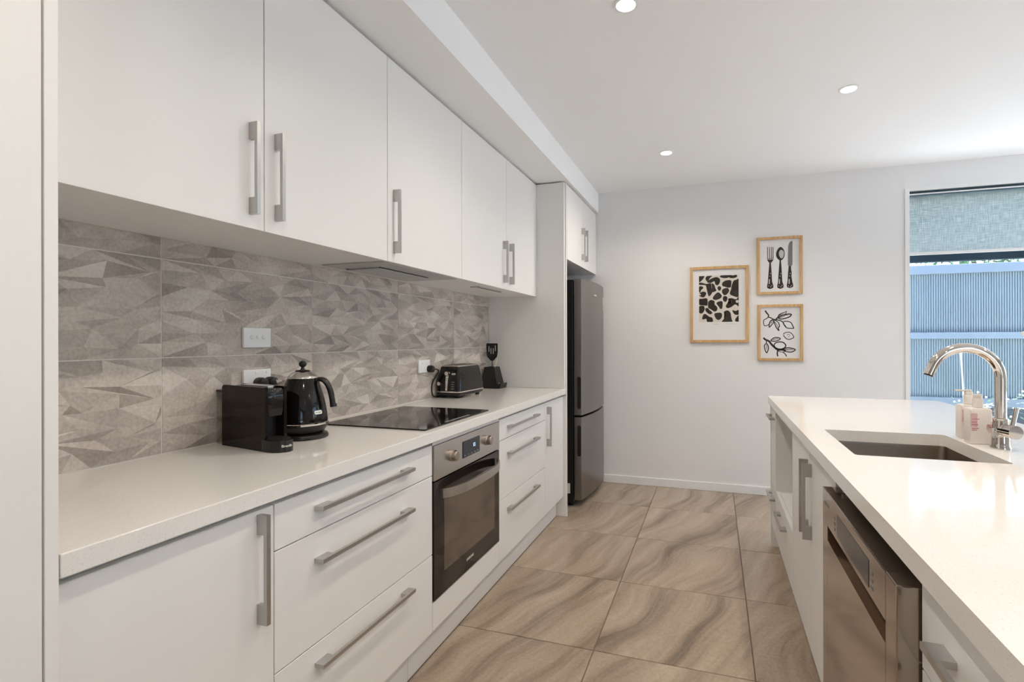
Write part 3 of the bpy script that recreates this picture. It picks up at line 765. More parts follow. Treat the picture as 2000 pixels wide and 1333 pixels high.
# ------------------------------------------------------------------ toaster (local: -y front end with lever)
t = thing('toaster', 'black two-slice toaster with chrome trim at the back of the worktop', 'toaster', (-1.482, 2.770, 0.9005), math.radians(-2))
def rl(hx, hy, r, z): return [(x, y, z) for x, y in rrect(0, 0, hx, hy, r, 5)]
bm = new_bm(); loft(bm, [rl(0.072, 0.140, 0.02, 0.014), rl(0.080, 0.150, 0.022, 0.020), rl(0.082, 0.153, 0.022, 0.034)]); L('base', bm, M_BLACKS, t, True)
for sx in (-1, 1):
    for sy in (-1, 1):
        bm = new_bm(); lathe(bm, [(0.012, 0), (0.014, 0.013)], (sx * 0.052, sy * 0.115, 0), 12); L('foot', bm, M_BLACKM)
bm = new_bm(); loft(bm, [rl(0.083, 0.154, 0.022, 0.0342), rl(0.0845, 0.1555, 0.022, 0.037), rl(0.083, 0.154, 0.022, 0.0405)]); L('chrome_band', bm, M_CHROME, t, True)
bm = new_bm(); loft(bm, [rl(0.082, 0.153, 0.022, 0.041), rl(0.081, 0.151, 0.022, 0.075), rl(0.074, 0.143, 0.020, 0.125), rl(0.063, 0.130, 0.016, 0.182), rl(0.061, 0.128, 0.016, 0.184)]); bd = L('shell', bm, M_BLACK, t, True)
bm = new_bm(); loft(bm, [rl(0.060, 0.127, 0.016, 0.1842), rl(0.058, 0.122, 0.016, 0.189), rl(0.050, 0.110, 0.014, 0.193)]); tp = L('top_plate', bm, M_STEEL, t, True)
for sx in (-1, 1): L('bread_slot', box(sx * 0.024 - 0.013, sx * 0.024 + 0.013, -0.095, 0.095, 0.1932, 0.1938), M_BLACKM, tp)
def fy(z): return -(0.151 + (0.130 - 0.151) * max(0, (z - 0.075)) / (0.182 - 0.075)) - 0.0015
bm = new_bm(); loft(bm, [[(-0.005 - w_, fy(z) - 0.004, z), (-0.005 + w_, fy(z) - 0.004, z), (-0.005 + w_, fy(z) + 0.006, z), (-0.005 - w_, fy(z) + 0.006, z)] for z, w_ in ((0.045, 0.0055), (0.10, 0.0075), (0.135, 0.010))]); lv = L('lever_track', bm, M_CHROME)
bm = new_bm(); tube(bm, [(-0.004, fy(0.145) + 0.004, 0.145), (-0.004, fy(0.145) - 0.018, 0.145)], [0.014, 0.012], 16); L('lever_knob', bm, M_CHROME, lv, True)
bm = new_bm(); tube(bm, [(-0.052, fy(0.085) + 0.004, 0.085), (-0.052, fy(0.085) - 0.012, 0.085)], [0.013, 0.011], 16); L('browning_dial', bm, M_CHROME, t, True)
for k in range(4): L('button_line', box(0.026, 0.046, fy(0.055 + k * 0.013) - 0.001, fy(0.055 + k * 0.013) + 0.004, 0.055 + k * 0.013, 0.0575 + k * 0.013), M_STEEL)
bm = new_bm(); bx(bm, 0.022, 0.048, fy(0.142) - 0.001, fy(0.142) + 0.006, 0.136, 0.147, bev=0.001, seg=1); bg = L('badge', bm, M_BADGE)
text_obj('maker_name', 'DeLonghi', 0.0055, M_BLACKS, bg, basis((0.035, fy(0.142) - 0.0012, 0.1415), (1, 0, 0), (0, 0, 1)), 0.0002)
t = thing('mains_plug', 'black mains plug and cord of the toaster', 'plug', (XW + 0.0135, 2.545, 1.076))
obj('plug_body', plug(2.545, 1.076, 0.021), M_BLACKS, t, True)
bm = new_bm(); tube(bm, catmull([(XW + 0.045, 2.545, 1.076), (XW + 0.055, 2.57, 1.072), (XW + 0.04, 2.605, 1.055), (XW + 0.012, 2.595, 1.0), (XW + 0.010, 2.585, 0.95), (XW + 0.014, 2.60, 0.912), (XW + 0.020, 2.68, 0.906)], 6), 0.0038, 8); obj('cord', bm, M_BLACKS, t, True)

# ------------------------------------------------------------------ utensil holder, turner and spoon at the end of the worktop
t = thing('utensil_holder', 'black tapered utensil holder with a front lip in the worktop corner', 'holder', (-1.505, 3.295, 0.9005))
def tl(x0, x1, y0, y1, z): return [(x0, y0, z), (x1, y0, z), (x1, y1, z), (x0, y1, z)]
bm = new_bm()
loft(bm, [tl(-0.070, 0.060, -0.062, 0.066, 0.0), tl(-0.070, 0.060, -0.062, 0.066, 0.012), tl(-0.046, 0.030, -0.044, 0.048, 0.150), tl(-0.041, 0.025, -0.039, 0.043, 0.150), tl(-0.041, 0.025, -0.039, 0.043, 0.09)])
L('body', bm, M_BLACKS)
bm = new_bm(); prism(bm, [(0.0605, 0.0), (0.076, 0.0), (0.084, 0.036), (0.078, 0.036), (0.072, 0.012), (0.0605, 0.010)], 'y', -0.055, 0.060); L('front_lip', bm, M_BLACKS)
bm = new_bm(); lathe(bm, [(0.006, 0), (0.004, 0.004)], (0.0, 0.0, 0.0), 12); bmesh.ops.rotate(bm, verts=bm.verts[:], cent=(0, 0, 0), matrix=Matrix.Rotation(math.radians(78), 3, 'Y')); bmesh.ops.translate(bm, verts=bm.verts[:], vec=(0.0545, -0.02, 0.035)); L('stud', bm, M_CHROME)
hx, hy, hz = -1.512, 3.297, 0.9005
t = thing('slotted_turner', 'black slotted turner standing head up in the utensil holder', 'utensil', (hx, hy, hz + 0.092))
def head_poly(s=1.0): return [(-0.044 * s, 0.120), (-0.042 * s, 0.125), (0.040 * s, 0.125), (0.043 * s, 0.120), (0.043 * s, 0.06), (0.037 * s, 0.030), (0.012, 0.002), (0.0, 0.0), (-0.012, 0.002), (-0.037 * s, 0.030), (-0.044 * s, 0.06)]
bm = new_bm(); prism(bm, head_poly(), 'y', -0.002, 0.002); bmesh.ops.translate(bm, verts=bm.verts[:], vec=(0, 0, 0.100)); hd = obj('blade', bm, M_BLACKM, t, local=True)
for sx, z0, z1 in ((-0.024, 0.165, 0.205), (-0.008, 0.15, 0.19), (0.010, 0.15, 0.19), (0.026, 0.17, 0.21)):
    obj('slot', box(sx - 0.0025, sx + 0.0025, -0.0026, -0.0021, z0, z1), M_INKL, hd, local=True)
bm = new_bm(); tube(bm, [(0, 0, 0.0), (0, 0, 0.102)], 0.003, 8); obj('shaft', bm, M_BLACKM, t, local=True)
t = thing('wooden_spoon', 'pale cream spoon handle leaning out of the utensil holder', 'utensil', (hx + 0.008, hy - 0.015, hz + 0.092))
bm = new_bm(); tube(bm, [(0, 0, 0.0), (0.016, 0, 0.05), (0.036, 0, 0.112)], [0.0035, 0.004, 0.0045], 8); obj('handle', bm, M_UTENSIL, t, True, local=True)
bm = new_bm(); lathe(bm, [(0.001, 0.111), (0.0048, 0.113), (0.004, 0.117)], (0.037, 0, 0), 10); obj('handle_tip', bm, M_UTENSIL, t, True, local=True)

# ------------------------------------------------------------------ island
IY0, IY1, IXR = 0.30, 3.305, 1.172
SX0, SX1, SY0, SY1 = 0.394, 0.776, 1.688, 2.132
def slab_with_hole(outer, inner, z0, z1):
    bm = new_bm()
    def ring(pts, z):
        vs_ = [bm.verts.new((x, y, z)) for x, y in pts]
        es_ = [bm.edges.new((vs_[i], vs_[(i + 1) % len(vs_)])) for i in range(len(vs_))]
        return vs_, es_
    tops = []
    for z in (z1, z0):
        vo, eo = ring(outer, z); vi, ei = ring(inner, z)
        bmesh.ops.triangle_fill(bm, use_beauty=True, edges=eo + ei)
        tops.append((vo, vi))
    for k in (0, 1):
        a, b_ = tops[0][k], tops[1][k]
        for i in range(len(a)):
            j = (i + 1) % len(a); bm.faces.new((a[i], a[j], b_[j], b_[i]))
    bmesh.ops.recalc_face_normals(bm, faces=bm.faces[:])
    return bm
outer = []
for sx, sy, a0, r_ in ((1, 1, 0, 0.05), (-1, 1, 90, 0.003), (-1, -1, 180, 0.003), (1, -1, 270, 0.05)):
    cx_, cy_ = ((IXR - r_) if sx > 0 else (XI + r_)), ((IY1 - r_) if sy > 0 else (IY0 + r_))
    for i in range(7):
        a = math.radians(a0 + 15 * i); outer.append((cx_ + r_ * math.cos(a), cy_ + r_ * math.sin(a)))
inner = rrect((SX0 + SX1) / 2, (SY0 + SY1) / 2, (SX1 - SX0) / 2, (SY1 - SY0) / 2, 0.012, 5)
tag(obj('island_worktop', slab_with_hole(outer, inner, 0.86, 0.90), M_STONE), 'wide off-white quartz island worktop with a sink cut-out', 'worktop')

IB = (0.342, 0.92)   # island carcass depth range
def front_isl(name, root, y0, y1, z0, z1):
    return obj(name, box(XF, XF + 0.018, y0 + G, y1 - G, z0 + G, z1 - G, bev=0.0012, seg=2), M_WHITE, root)
def isl_unit(name, label, y0, y1, carc=True, top=True):
    r = thing(name, label, 'cabinet', (0.63, (y0 + y1) / 2, 0))
    if carc: obj('carcass', carcass(IB[0], IB[1], y0 + 0.001, y1 - 0.001, Z0, 0.858, back='hi', top=top), M_WHITE, r)
    return r
NY0, NY1 = 2.395, 3.065
r = isl_unit('drawer_cabinet', 'white island drawer cabinet next to the dishwasher', 0.375, 0.972)
for z0, z1, hz in ((Z0, 0.43, 0.376), (0.43, 0.702, 0.645), (0.702, ZT, 0.782)):
    d_ = front_isl('drawer', r, 0.375, 0.972, z0, z1); add_handle(d_, 'y', 0.6735, hz, XF, -1, 0.432)
r = isl_unit('sink_cabinet', 'white two-door island cabinet under the sink', 1.585, NY0, True, False)
for a, b_, hy in ((1.585, 1.992, 1.955), (1.992, NY0, 2.030)):
    d_ = front_isl('door', r, a, b_, Z0, ZT); add_handle(d_, 'z', 0.672, hy, XF, -1, 0.265)
r = thing('niche_cabinet', 'white island cabinet with an open niche above one drawer', 'cabinet', (0.63, (NY0 + NY1) / 2, 0))
bm = new_bm(); T = 0.018
bx(bm, XF, IB[1], NY0 + 0.001, NY0 + T, Z0, 0.858); bx(bm, XF, IB[1], NY1 - T, NY1 - 0.001, Z0, 0.858)
bx(bm, XF, IB[1], NY0 + T, NY1 - T, 0.835, 0.858)
bx(bm, XF + 0.019, IB[1], NY0 + T, NY1 - T, 0.385, 0.402); bx(bm, 0.84, 0.856, NY0 + T, NY1 - T, 0.402, 0.835)
obj('carcass', bm, M_WHITE, r)
d_ = obj('drawer', box(XF, XF + 0.018, NY0 + T + G, NY1 - T - G, Z0 + G, 0.400, bev=0.0012), M_WHITE, r); add_handle(d_, 'y', 2.735, 0.335, XF, -1, 0.27)
r = isl_unit('drawer_cabinet', 'narrow white island drawer cabinet at the end by the picture wall', NY1, 3.275)
for z0, z1, hz in ((Z0, 0.395, 0.335), (0.395, ZT, 0.792)):
    d_ = front_isl('drawer', r, NY1, 3.275, z0, z1); add_handle(d_, 'y', 3.175, hz, XF, -1, 0.20)
tag(obj('end_panel', box(XF - 0.003, 1.10, 3.277, 3.295, 0.0, 0.858, bev=0.001), M_WHITE), 'white end panel closing the island towards the picture wall', 'panel')
tag(obj('back_panel', box(0.924, 0.940, 0.375, 3.275, 0.0, 0.858, bev=0.001), M_WHITE), 'white panel along the seating side of the island', 'panel')
tag(obj('kickboard', box(0.365, 0.381, 0.376, 3.275, 0.0, 0.136, bev=0.001), M_WHITE), 'white kickboard under the island cabinets', 'kickboard')

# dishwasher
DY0, DY1 = 0.975, 1.582
t = thing('dishwasher', 'bronze-toned stainless steel dishwasher built into the island', 'dishwasher', (0.6, 1.28, 0))
obj('tub', box(0.345, 0.90, DY0 + 0.004, DY1 - 0.004, 0.139, 0.822), M_BLACKM, t)
XDW = 0.288
bm = new_bm(); prism(bm, [(XDW, 0.150), (0.334, 0.150), (0.334, 0.827), (XDW + 0.002, 0.829), (XDW, 0.826), (XDW, 0.740), (XDW + 0.026, 0.730), (XDW + 0.026, 0.705), (XDW, 0.700)], 'y', DY0 + 0.060, DY1 - 0.060)
dd = obj('door', bm, M_DW, t)
for a, b_ in ((DY0 + 0.003, DY0 + 0.0598), (DY1 - 0.0598, DY1 - 0.003)):
    obj('door_end', box(XDW, 0.334, a, b_, 0.150, 0.829, bev=0.002), M_DW, dd)
obj('grip_pocket', box(XDW + 0.0255, XDW + 0.0262, DY0 + 0.062, DY1 - 0.062, 0.706, 0.7299), M_DARKGAP, dd)
dp = obj('display', box(XDW - 0.0008, XDW + 0.0004, 1.135, 1.405, 0.752, 0.806), M_DISPLAY, dd)
for yy in (1.115, 1.43): 
    for k in range(3): obj('indicator', box(XDW - 0.0006, XDW + 0.0002, yy - 0.006, yy + 0.006, 0.757 + k * 0.014, 0.765 + k * 0.014), M_INKG, dd)
obj('logo_mark', box(XDW - 0.0006, XDW + 0.0002, 1.50, 1.55, 0.790, 0.798), M_INKG, dd)

# sink
t = thing('sink', 'single undermount stainless steel sink bowl set in the island', 'sink', (0.585, 1.91, 0.68))
scx, scy, shx, shy = (SX0 + SX1) / 2, (SY0 + SY1) / 2, (SX1 - SX0) / 2, (SY1 - SY0) / 2
def sl(hx, hy, r, z): return [(x, y, z) for x, y in rrect(scx, scy, hx, hy, r, 6)]
bm = new_bm()
loft(bm, [sl(shx + 0.025, shy + 0.025, 0.03, 0.8595), sl(shx + 0.001, shy + 0.001, 0.016, 0.8593), sl(shx, shy, 0.018, 0.850), sl(shx - 0.002, shy - 0.002, 0.03, 0.700), sl(shx - 0.012, shy - 0.012, 0.035, 0.687), sl(shx - 0.03, shy - 0.03, 0.03, 0.682), sl(0.04, 0.04, 0.039, 0.680)], cap0=False)
bmesh.ops.reverse_faces(bm, faces=bm.faces[:])
obj('bowl', bm, M_SINK, t, True)
bm = new_bm(); lathe(bm, [(0.040, 0), (0.040, 0.003), (0.030, 0.0035), (0.028, 0.001)], (scx, scy, 0.6805), 24); obj('drain', bm, M_CHROME, t, True)

# tap
TX, TY = 0.849, 1.924
t = thing('tap', 'tall polished gooseneck mixer tap behind the sink', 'tap', (TX, TY, 0.9005))
bm = new_bm(); lathe(bm, [(0.027, 0), (0.027, 0.005), (0.0245, 0.010), (0.023, 0.045), (0.024, 0.060), (0.022, 0.074), (0.020, 0.082), (0.0205, 0.092), (0.017, 0.094)], seg=32); L('tap_body', bm, M_TAP, t, True)
R_ = 0.093; zc = 0.219
pth = [(0, 0, 0.090), (0, 0, 0.15), (0, 0, zc)] + [(-R_ + R_ * math.cos(math.radians(a)), 0, zc + R_ * math.sin(math.radians(a))) for a in range(10, 164, 9)]
ex = Vector(pth[-1]); dr_ = (ex - Vector(pth[-2])).normalized()
pth.append(tuple(ex + dr_ * 0.022))
bm = new_bm(); tube(bm, pth, 0.0155, 20); L('spout', bm, M_TAP, t, True)
e2 = Vector(pth[-1]); bm = new_bm(); tube(bm, [e2 - dr_ * 0.002, e2 + dr_ * 0.004], 0.0125, 16); L('aerator', bm, M_BLACKS)
axd = Vector((0.20, -0.98, 0)).normalized()
bm = new_bm(); tube(bm, [Vector((0, 0, 0.058)) - axd * 0.030, Vector((0, 0, 0.058)) + axd * 0.030], 0.0205, 24); L('valve_body', bm, M_TAP, t, True)
bm = new_bm(); tube(bm, [Vector((0, 0, 0.058)) + axd * 0.031, Vector((0, 0, 0.058)) + axd * 0.060], 0.0205, 24); cpk = L('lever_cap', bm, M_TAP, t, True)
bm = new_bm(); b0 = Vector((0, 0, 0.075)) + axd * 0.046; tube(bm, [b0, b0 + Vector((0.012, 0.003, 0.056))], 0.0062, 12); L('lever', bm, M_TAP, cpk, True)

# two soap bottles
def bottle(label, x, y, rz, pump):
    t = thing('soap_bottle', label, 'bottle', (x, y, 0.9005), math.radians(rz), group='soap bottles by the tap')
    bm = new_bm(); loft(bm, [rl(0.0300, 0.0190, 0.006, 0.0), rl(0.0315, 0.0205, 0.006, 0.004), rl(0.0315, 0.0205, 0.006, 0.110), rl(0.029, 0.018, 0.008, 0.115), rl(0.012, 0.011, 0.009, 0.117)]); L('bottle_body', bm, M_BOTTLE, t, True)
    bm = new_bm(); lathe(bm, [(0.0125, 0.1172), (0.0145, 0.118), (0.0145, 0.145), (0.013, 0.147), (0.0125, 0.1475), (0.0125, 0.158), (0.011, 0.160)], seg=20); cpp = L('cap', bm, M_BOTTLE, t, True)
    if pump:
        bm = new_bm(); bx(bm, -0.040, 0.008, -0.005, 0.005, 0.1602, 0.166, bev=0.0015, seg=1); L('pump_spout', bm, M_BOTTLE, cpp)
    lb = obj('label', box(-0.030, -0.012, -0.0212, -0.0206, 0.056, 0.100), M_PINKL, t, local=True)
    for z0, x1 in ((0.080, -0.006), (0.070, -0.014), (0.062, -0.010), (0.05, -0.008), (0.044, -0.014)):
        obj('print_line', box(-0.028, x1, -0.0216, -0.0210, z0, z0 + 0.0025), M_PINK, t, local=True)
    return t
bottle('white rectangular soap bottle with a plain cap next to the tap', 0.818, 1.993, 6, False)
bottle('white rectangular pump soap bottle partly behind the capped one', 0.832, 2.090, 6, True)

# orchid at the far side of the island, mostly right of the picture
OX, OY = 1.098, 2.10
t = thing('orchid', 'white flowering orchid in a small pot on the island worktop', 'plant', (OX, OY, 0.9005))
bm = new_bm(); lathe(bm, [(0.045, 0), (0.05, 0.005), (0.06, 0.10), (0.062, 0.105), (0.056, 0.105), (0.052, 0.09), (0.03, 0.088)], seg=28); L('pot', bm, M_PLATE, t, True)
pth = catmull([(0, 0, 0.085), (0.01, 0.0, 0.22), (0.0, 0.0, 0.34), (-0.02, 0.0, 0.42), (-0.05, 0.0, 0.425), (-0.078, 0.0, 0.375)], 5)
bm = new_bm(); tube(bm, pth, 0.003, 8); st = L('stem', bm, M_STEM, t, True)
for a, ln in ((20, 0.14), (110, 0.12), (200, 0.13), (290, 0.12)):
    ca, sa = math.cos(math.radians(a)), math.sin(math.radians(a)); bm = new_bm(); lp = []
    for i in range(7):
        u = i / 6; w_ = 0.024 * math.sin(PI * min(0.97, 0.12 + 0.88 * u)); r_ = ln * u; z = 0.09 + 0.07 * math.sin(PI * 0.75 * u)
        lp.append([(r_ * ca - sa * w_ * q, r_ * sa + ca * w_ * q, z + 0.006 * abs(q) + dz) for q, dz in ((-1, 0), (0, 0), (1, 0), (1, 0.0015), (0, 0.0015), (-1, 0.0015))])
    loft(bm, lp); L('leaf', bm, M_LEAF, t, True)
def petal(bm, c, ax, up, ln, wd_):
    ax = Vector(ax).normalized(); up = Vector(up).normalized(); sd = ax.cross(up)
    lp = []
    for i in range(7):
        u = i / 6; w_ = wd_ * math.sin(PI * (0.1 + 0.86 * u)) ; p = Vector(c) + ax * ln * u + up * 0.004 * math.sin(PI * u)
        lp.append([tuple(p - sd * w_), tuple(p + up * 0.002), tuple(p + sd * w_), tuple(p + sd * w_ - up * 0.0012), tuple(p - up * 0.001), tuple(p - sd * w_ - up * 0.0012)])
    loft(bm, lp)
for k, (u, dz) in enumerate(((-0.088, 0.352), (-0.062, 0.398), (-0.030, 0.428), (-0.004, 0.39), (0.008, 0.33))):
    c = (u, -0.010 - 0.004 * (k % 2), dz); nrm = Vector((-0.45, -0.88, 0.05)).normalized(); e1 = Vector((0.88, -0.45, 0)).normalized(); e2_ = nrm.cross(e1)
    bm = new_bm()
    for j in range(5):
        a = math.radians(90 + 72 * j + 7 * k); petal(bm, c, e1 * math.cos(a) + e2_ * math.sin(a) + nrm * 0.15, nrm, 0.030, 0.013 if j % 2 else 0.015)
    fl = L('flower', bm, M_PETAL, st, True)
    # lip of the flower kept in the flower's own mesh

# ------------------------------------------------------------------ pictures
def bilin(TL, TR, BL, BR, x, y):
    u = v = 0.5
    for _ in range(8):
        lx = TL[0] + (BL[0] - TL[0]) * v; rx = TR[0] + (BR[0] - TR[0]) * v; u = (x - lx) / (rx - lx)
        ty = TL[1] + (TR[1] - TL[1]) * u; by = BL[1] + (BR[1] - BL[1]) * u; v = (y - ty) / (by - ty)
    return u, v
def picture(label, x0, x1, z0, z1, fw):
    t = thing('framed_picture', label, 'picture', ((x0 + x1) / 2, YB, z0))
    y0, y1 = YB - 0.022, YB - 0.001
    for q in ((x0, x0 + fw, z0, z1), (x1 - fw, x1, z0, z1), (x0 + fw, x1 - fw, z0, z0 + fw), (x0 + fw, x1 - fw, z1 - fw, z1)):
        obj('frame_bar', box(q[0], q[1], y0, y1, q[2], q[3], bev=0.001, seg=1), M_OAK, t)
    pp = obj('paper', box(x0 + fw, x1 - fw, YB - 0.008, YB - 0.004, z0 + fw, z1 - fw), M_PAPER, t)
    obj('glazing', box(x0 + fw, x1 - fw, YB - 0.0150, YB - 0.0140, z0 + fw, z1 - fw), M_PICGL, t)
    return t, pp
def flat_poly(bm, pts, y, clip=None):
    if clip: pts = [(min(max(x, clip[0]), clip[1]), min(max(z, clip[2]), clip[3])) for x, z in pts]
    q = []
    for p in pts:
        if not q or (abs(p[0] - q[-1][0]) + abs(p[1] - q[-1][1])) > 2e-4: q.append(p)
    if len(q) > 2 and (abs(q[0][0] - q[-1][0]) + abs(q[0][1] - q[-1][1])) < 2e-4: q.pop()
    if len(q) < 3: return
    vs_ = [bm.verts.new((x, y, z)) for x, z in q]
    f = bm.faces.new(vs_)
    bmesh.ops.triangulate(bm, faces=[f], ngon_method='EAR_CLIP')
def ribbon(bm, pts, w0, w1, y):
    P = [Vector((p[0], p[1])) for p in pts]; lft, rgt = [], []
    for i, p in enumerate(P):
        tg = (P[min(i + 1, len(P) - 1)] - P[max(i - 1, 0)])
        if tg.length < 1e-9: tg = Vector((1, 0))
        tg.normalize(); nn = Vector((-tg.y, tg.x)); u = i / max(1, len(P) - 1); w_ = (w0 + (w1 - w0) * u) / 2
        lft.append(bm.verts.new((p.x + nn.x * w_, y, p.y + nn.y * w_))); rgt.append(bm.verts.new((p.x - nn.x * w_, y, p.y - nn.y * w_)))
    for i in range(len(P) - 1): bm.faces.new((lft[i], lft[i + 1], rgt[i + 1], rgt[i]))
YP = YB - 0.0083

# large print with dark organic cut-out shapes
x0, x1, z0, z1 = -0.191, 0.262, 1.216, 1.838
t, pp = picture('large wooden-framed picture of dark cut-out petal shapes on cream', x0, x1, z0, z1, 0.022)
def m1(x, y):
    u, v = bilin((125, 165), (925, 130), (140, 1190), (930, 1185), x, y); return (x0 + u * (x1 - x0), z1 - v * (z1 - z0))
cl = (*[m1(255, 600)[0], m1(795, 600)[0]], m1(500, 906)[1], m1(500, 272)[1])
obj('printed_field', box(cl[0], cl[1], YP - 0.0002, YP + 0.0003, cl[2], cl[3]), M_PAPER2, pp)
shapes = [
    [(250, 270), (325, 270), (318, 305), (285, 345), (250, 360)],
    [(345, 300), (385, 268), (440, 272), (410, 300), (375, 345), (350, 340)],
    [(368, 350), (430, 312), (495, 293), (540, 320), (540, 365), (515, 402), (480, 395), (465, 350), (420, 372), (375, 368)],
    [(545, 275), (600, 262), (660, 268), (655, 300), (600, 308), (550, 296)],
    [(668, 262), (720, 272), (760, 258), (770, 290), (720, 308), (665, 300)],
    [(250, 372), (300, 372), (355, 388), (415, 378), (425, 430), (440, 500), (395, 555), (375, 520), (355, 440), (340, 405), (255, 400)],
    [(428, 380), (465, 400), (480, 455), (495, 475), (445, 500), (432, 440)],
    [(510, 430), (540, 418), (560, 445), (540, 480), (515, 465)],
    [(255, 425), (305, 425), (310, 445), (280, 475), (275, 495), (255, 500)],
    [(262, 515), (310, 492), (355, 510), (335, 560), (300, 570), (255, 545), (300, 540)],
    [(572, 375), (620, 340), (690, 338), (695, 395), (680, 440), (625, 430), (578, 415)],
    [(580, 460), (640, 440), (668, 470), (640, 525), (600, 540), (570, 500)],
    [(692, 460), (700, 410), (725, 345), (760, 330), (800, 330), (800, 550), (720, 550), (675, 520)],
    [(445, 575), (490, 515), (530, 505), (568, 550), (545, 585), (490, 606), (455, 598)],
    [(590, 560), (620, 552), (645, 575), (630, 625), (600, 628), (582, 595)],
    [(255, 600), (300, 590), (368, 588), (370, 680), (320, 680), (260, 672)],
    [(380, 680), (385, 630), (425, 605), (470, 625), (468, 665), (505, 700), (505, 745), (470, 765), (425, 738), (385, 715)],
    [(258, 695), (330, 690), (335, 730), (320, 770), (290, 792), (255, 775)],
    [(345, 725), (375, 715), (405, 745), (440, 775), (425, 800), (390, 795), (350, 760)],
    [(495, 650), (535, 625), (578, 630), (575, 715), (550, 728), (530, 700)],
    [(655, 590), (700, 580), (760, 595), (800, 560), (800, 690), (750, 665), (700, 700), (650, 717), (622, 695), (640, 660), (700, 640), (660, 615)],
    [(302, 850), (320, 805), (350, 800), (400, 835), (440, 850), (445, 905), (370, 905), (360, 865), (310, 872)],
    [(468, 800), (500, 782), (565, 785), (570, 840), (530, 878), (490, 860)],
    [(595, 770), (650, 748), (690, 790), (690, 850), (710, 905), (575, 905), (610, 850), (625, 800)],
    [(712, 745), (755, 755), (800, 740), (800, 800), (760, 808), (730, 790)],
    [(765, 845), (800, 815), (800, 905), (760, 900), (748, 880)],
]
bm = new_bm()
for s in shapes: flat_poly(bm, [m1(p.x, p.y) for p in catmull([(a, b_) for a, b_ in s], 4, True)], YP - 0.0004, cl)
obj('printed_shapes', bm, M_INK, pp)
bm = new_bm()
for cx_, cy_, rr in ((345, 700, 17), (672, 450, 16), (775, 625, 20)): flat_poly(bm, [m1(cx_ + rr * math.cos(a), cy_ + rr * math.sin(a)) for a in [2 * PI * k / 14 for k in range(14)]], YP - 0.0006, cl)
obj('printed_centres', bm, M_PAPER2, pp)
bm = new_bm(); ribbon(bm, [m1(450, 932), m1(540, 936)], 0.003, 0.003, YP - 0.0003); ribbon(bm, [m1(610, 930), m1(770, 932)], 0.003, 0.003, YP - 0.0003)
obj('caption_line', bm, M_INKL, pp)

# cutlery print
x0, x1, z0, z1 = 0.324, 0.654, 1.597, 2.050
t, pp = picture('small wooden-framed picture of a fork, spoon and knife', x0, x1, z0, z1, 0.020)
def m2(x, y):
    u, v = bilin((80, 155), (960, 108), (85, 1240), (955, 1225), x, y); return (x0 + u * (x1 - x0), z1 - v * (z1 - z0))
def sm(bm, pts, sub=3, yo=0.0): flat_poly(bm, [m2(p.x, p.y) for p in catmull(pts, sub, True)], YP + yo)
def hd_pts(cx, ytop, wt, yk, ybot):
    return [(cx - wt, ytop), (cx - wt - 4, ytop + (yk - ytop) * 0.45), (cx - wt - 14, ytop + (yk - ytop) * 0.6), (cx - 34, yk), (cx - 42, yk + 90), (cx - 60, ybot - 60), (cx - 55, ybot - 20), (cx, ybot), (cx + 60, ybot - 25), (cx + 62, ybot - 70), (cx + 38, yk + 90), (cx + 30, yk), (cx + wt + 14, ytop + (yk - ytop) * 0.6), (cx + wt + 4, ytop + (yk - ytop) * 0.45), (cx + wt, ytop)]
bm = new_bm()
for xx in (290, 328, 365, 397):
    flat_poly(bm, [m2(xx - 8 + (2 if xx < 300 else 0), 545), m2(xx - 7, 330), m2(xx, 318), m2(xx + 7, 330), m2(xx + 8, 545)], YP)
flat_poly(bm, [m2(282, 545), m2(406, 545), m2(403, 575), m2(372, 615), m2(352, 632), m2(326, 632), m2(310, 615), m2(284, 575)], YP)
flat_poly(bm, [m2(*p) for p in hd_pts(340, 625, 14, 900, 1132)], YP)
sm(bm, [(545, 325), (600, 370), (622, 450), (605, 530), (560, 580), (520, 580), (470, 530), (455, 450), (490, 365)], 5)
flat_poly(bm, [m2(*p) for p in hd_pts(536, 575, 13, 900, 1130)], YP)
flat_poly(bm, [m2(*p) for p in hd_pts(718, 680, 22, 890, 1118)], YP)
obj('printed_cutlery', bm, M_INK, pp)
bm = new_bm()
sm(bm, [(742, 218), (770, 222), (768, 400), (768, 640), (748, 690), (698, 690), (680, 650), (684, 400), (690, 300), (715, 240)], 3, -0.0002)
obj('printed_blade', bm, M_INKG, pp)
bm = new_bm()
sm(bm, [(560, 380), (600, 410), (608, 460), (590, 520), (555, 545), (520, 500), (510, 440), (530, 395)], 4, -0.0003)
for cx in (326, 520, 706): flat_poly(bm, [m2(cx - 12, 940), m2(cx + 10, 940), m2(cx + 10, 1030), m2(cx - 14, 1040)], YP - 0.0003)
for cx in (340, 536, 718):
    for a, b_ in ((-30, 1070), (10, 1085), (30, 1060), (-5, 880), (8, 830)): flat_poly(bm, [m2(cx + a - 8, b_), m2(cx + a + 6, b_ - 8), m2(cx + a + 9, b_ + 12), m2(cx + a - 5, b_ + 14)], YP - 0.0003)
flat_poly(bm, [m2(285, 552), m2(403, 552), m2(402, 566), m2(287, 566)], YP - 0.0003)
obj('printed_highlights', bm, M_INKL, pp)

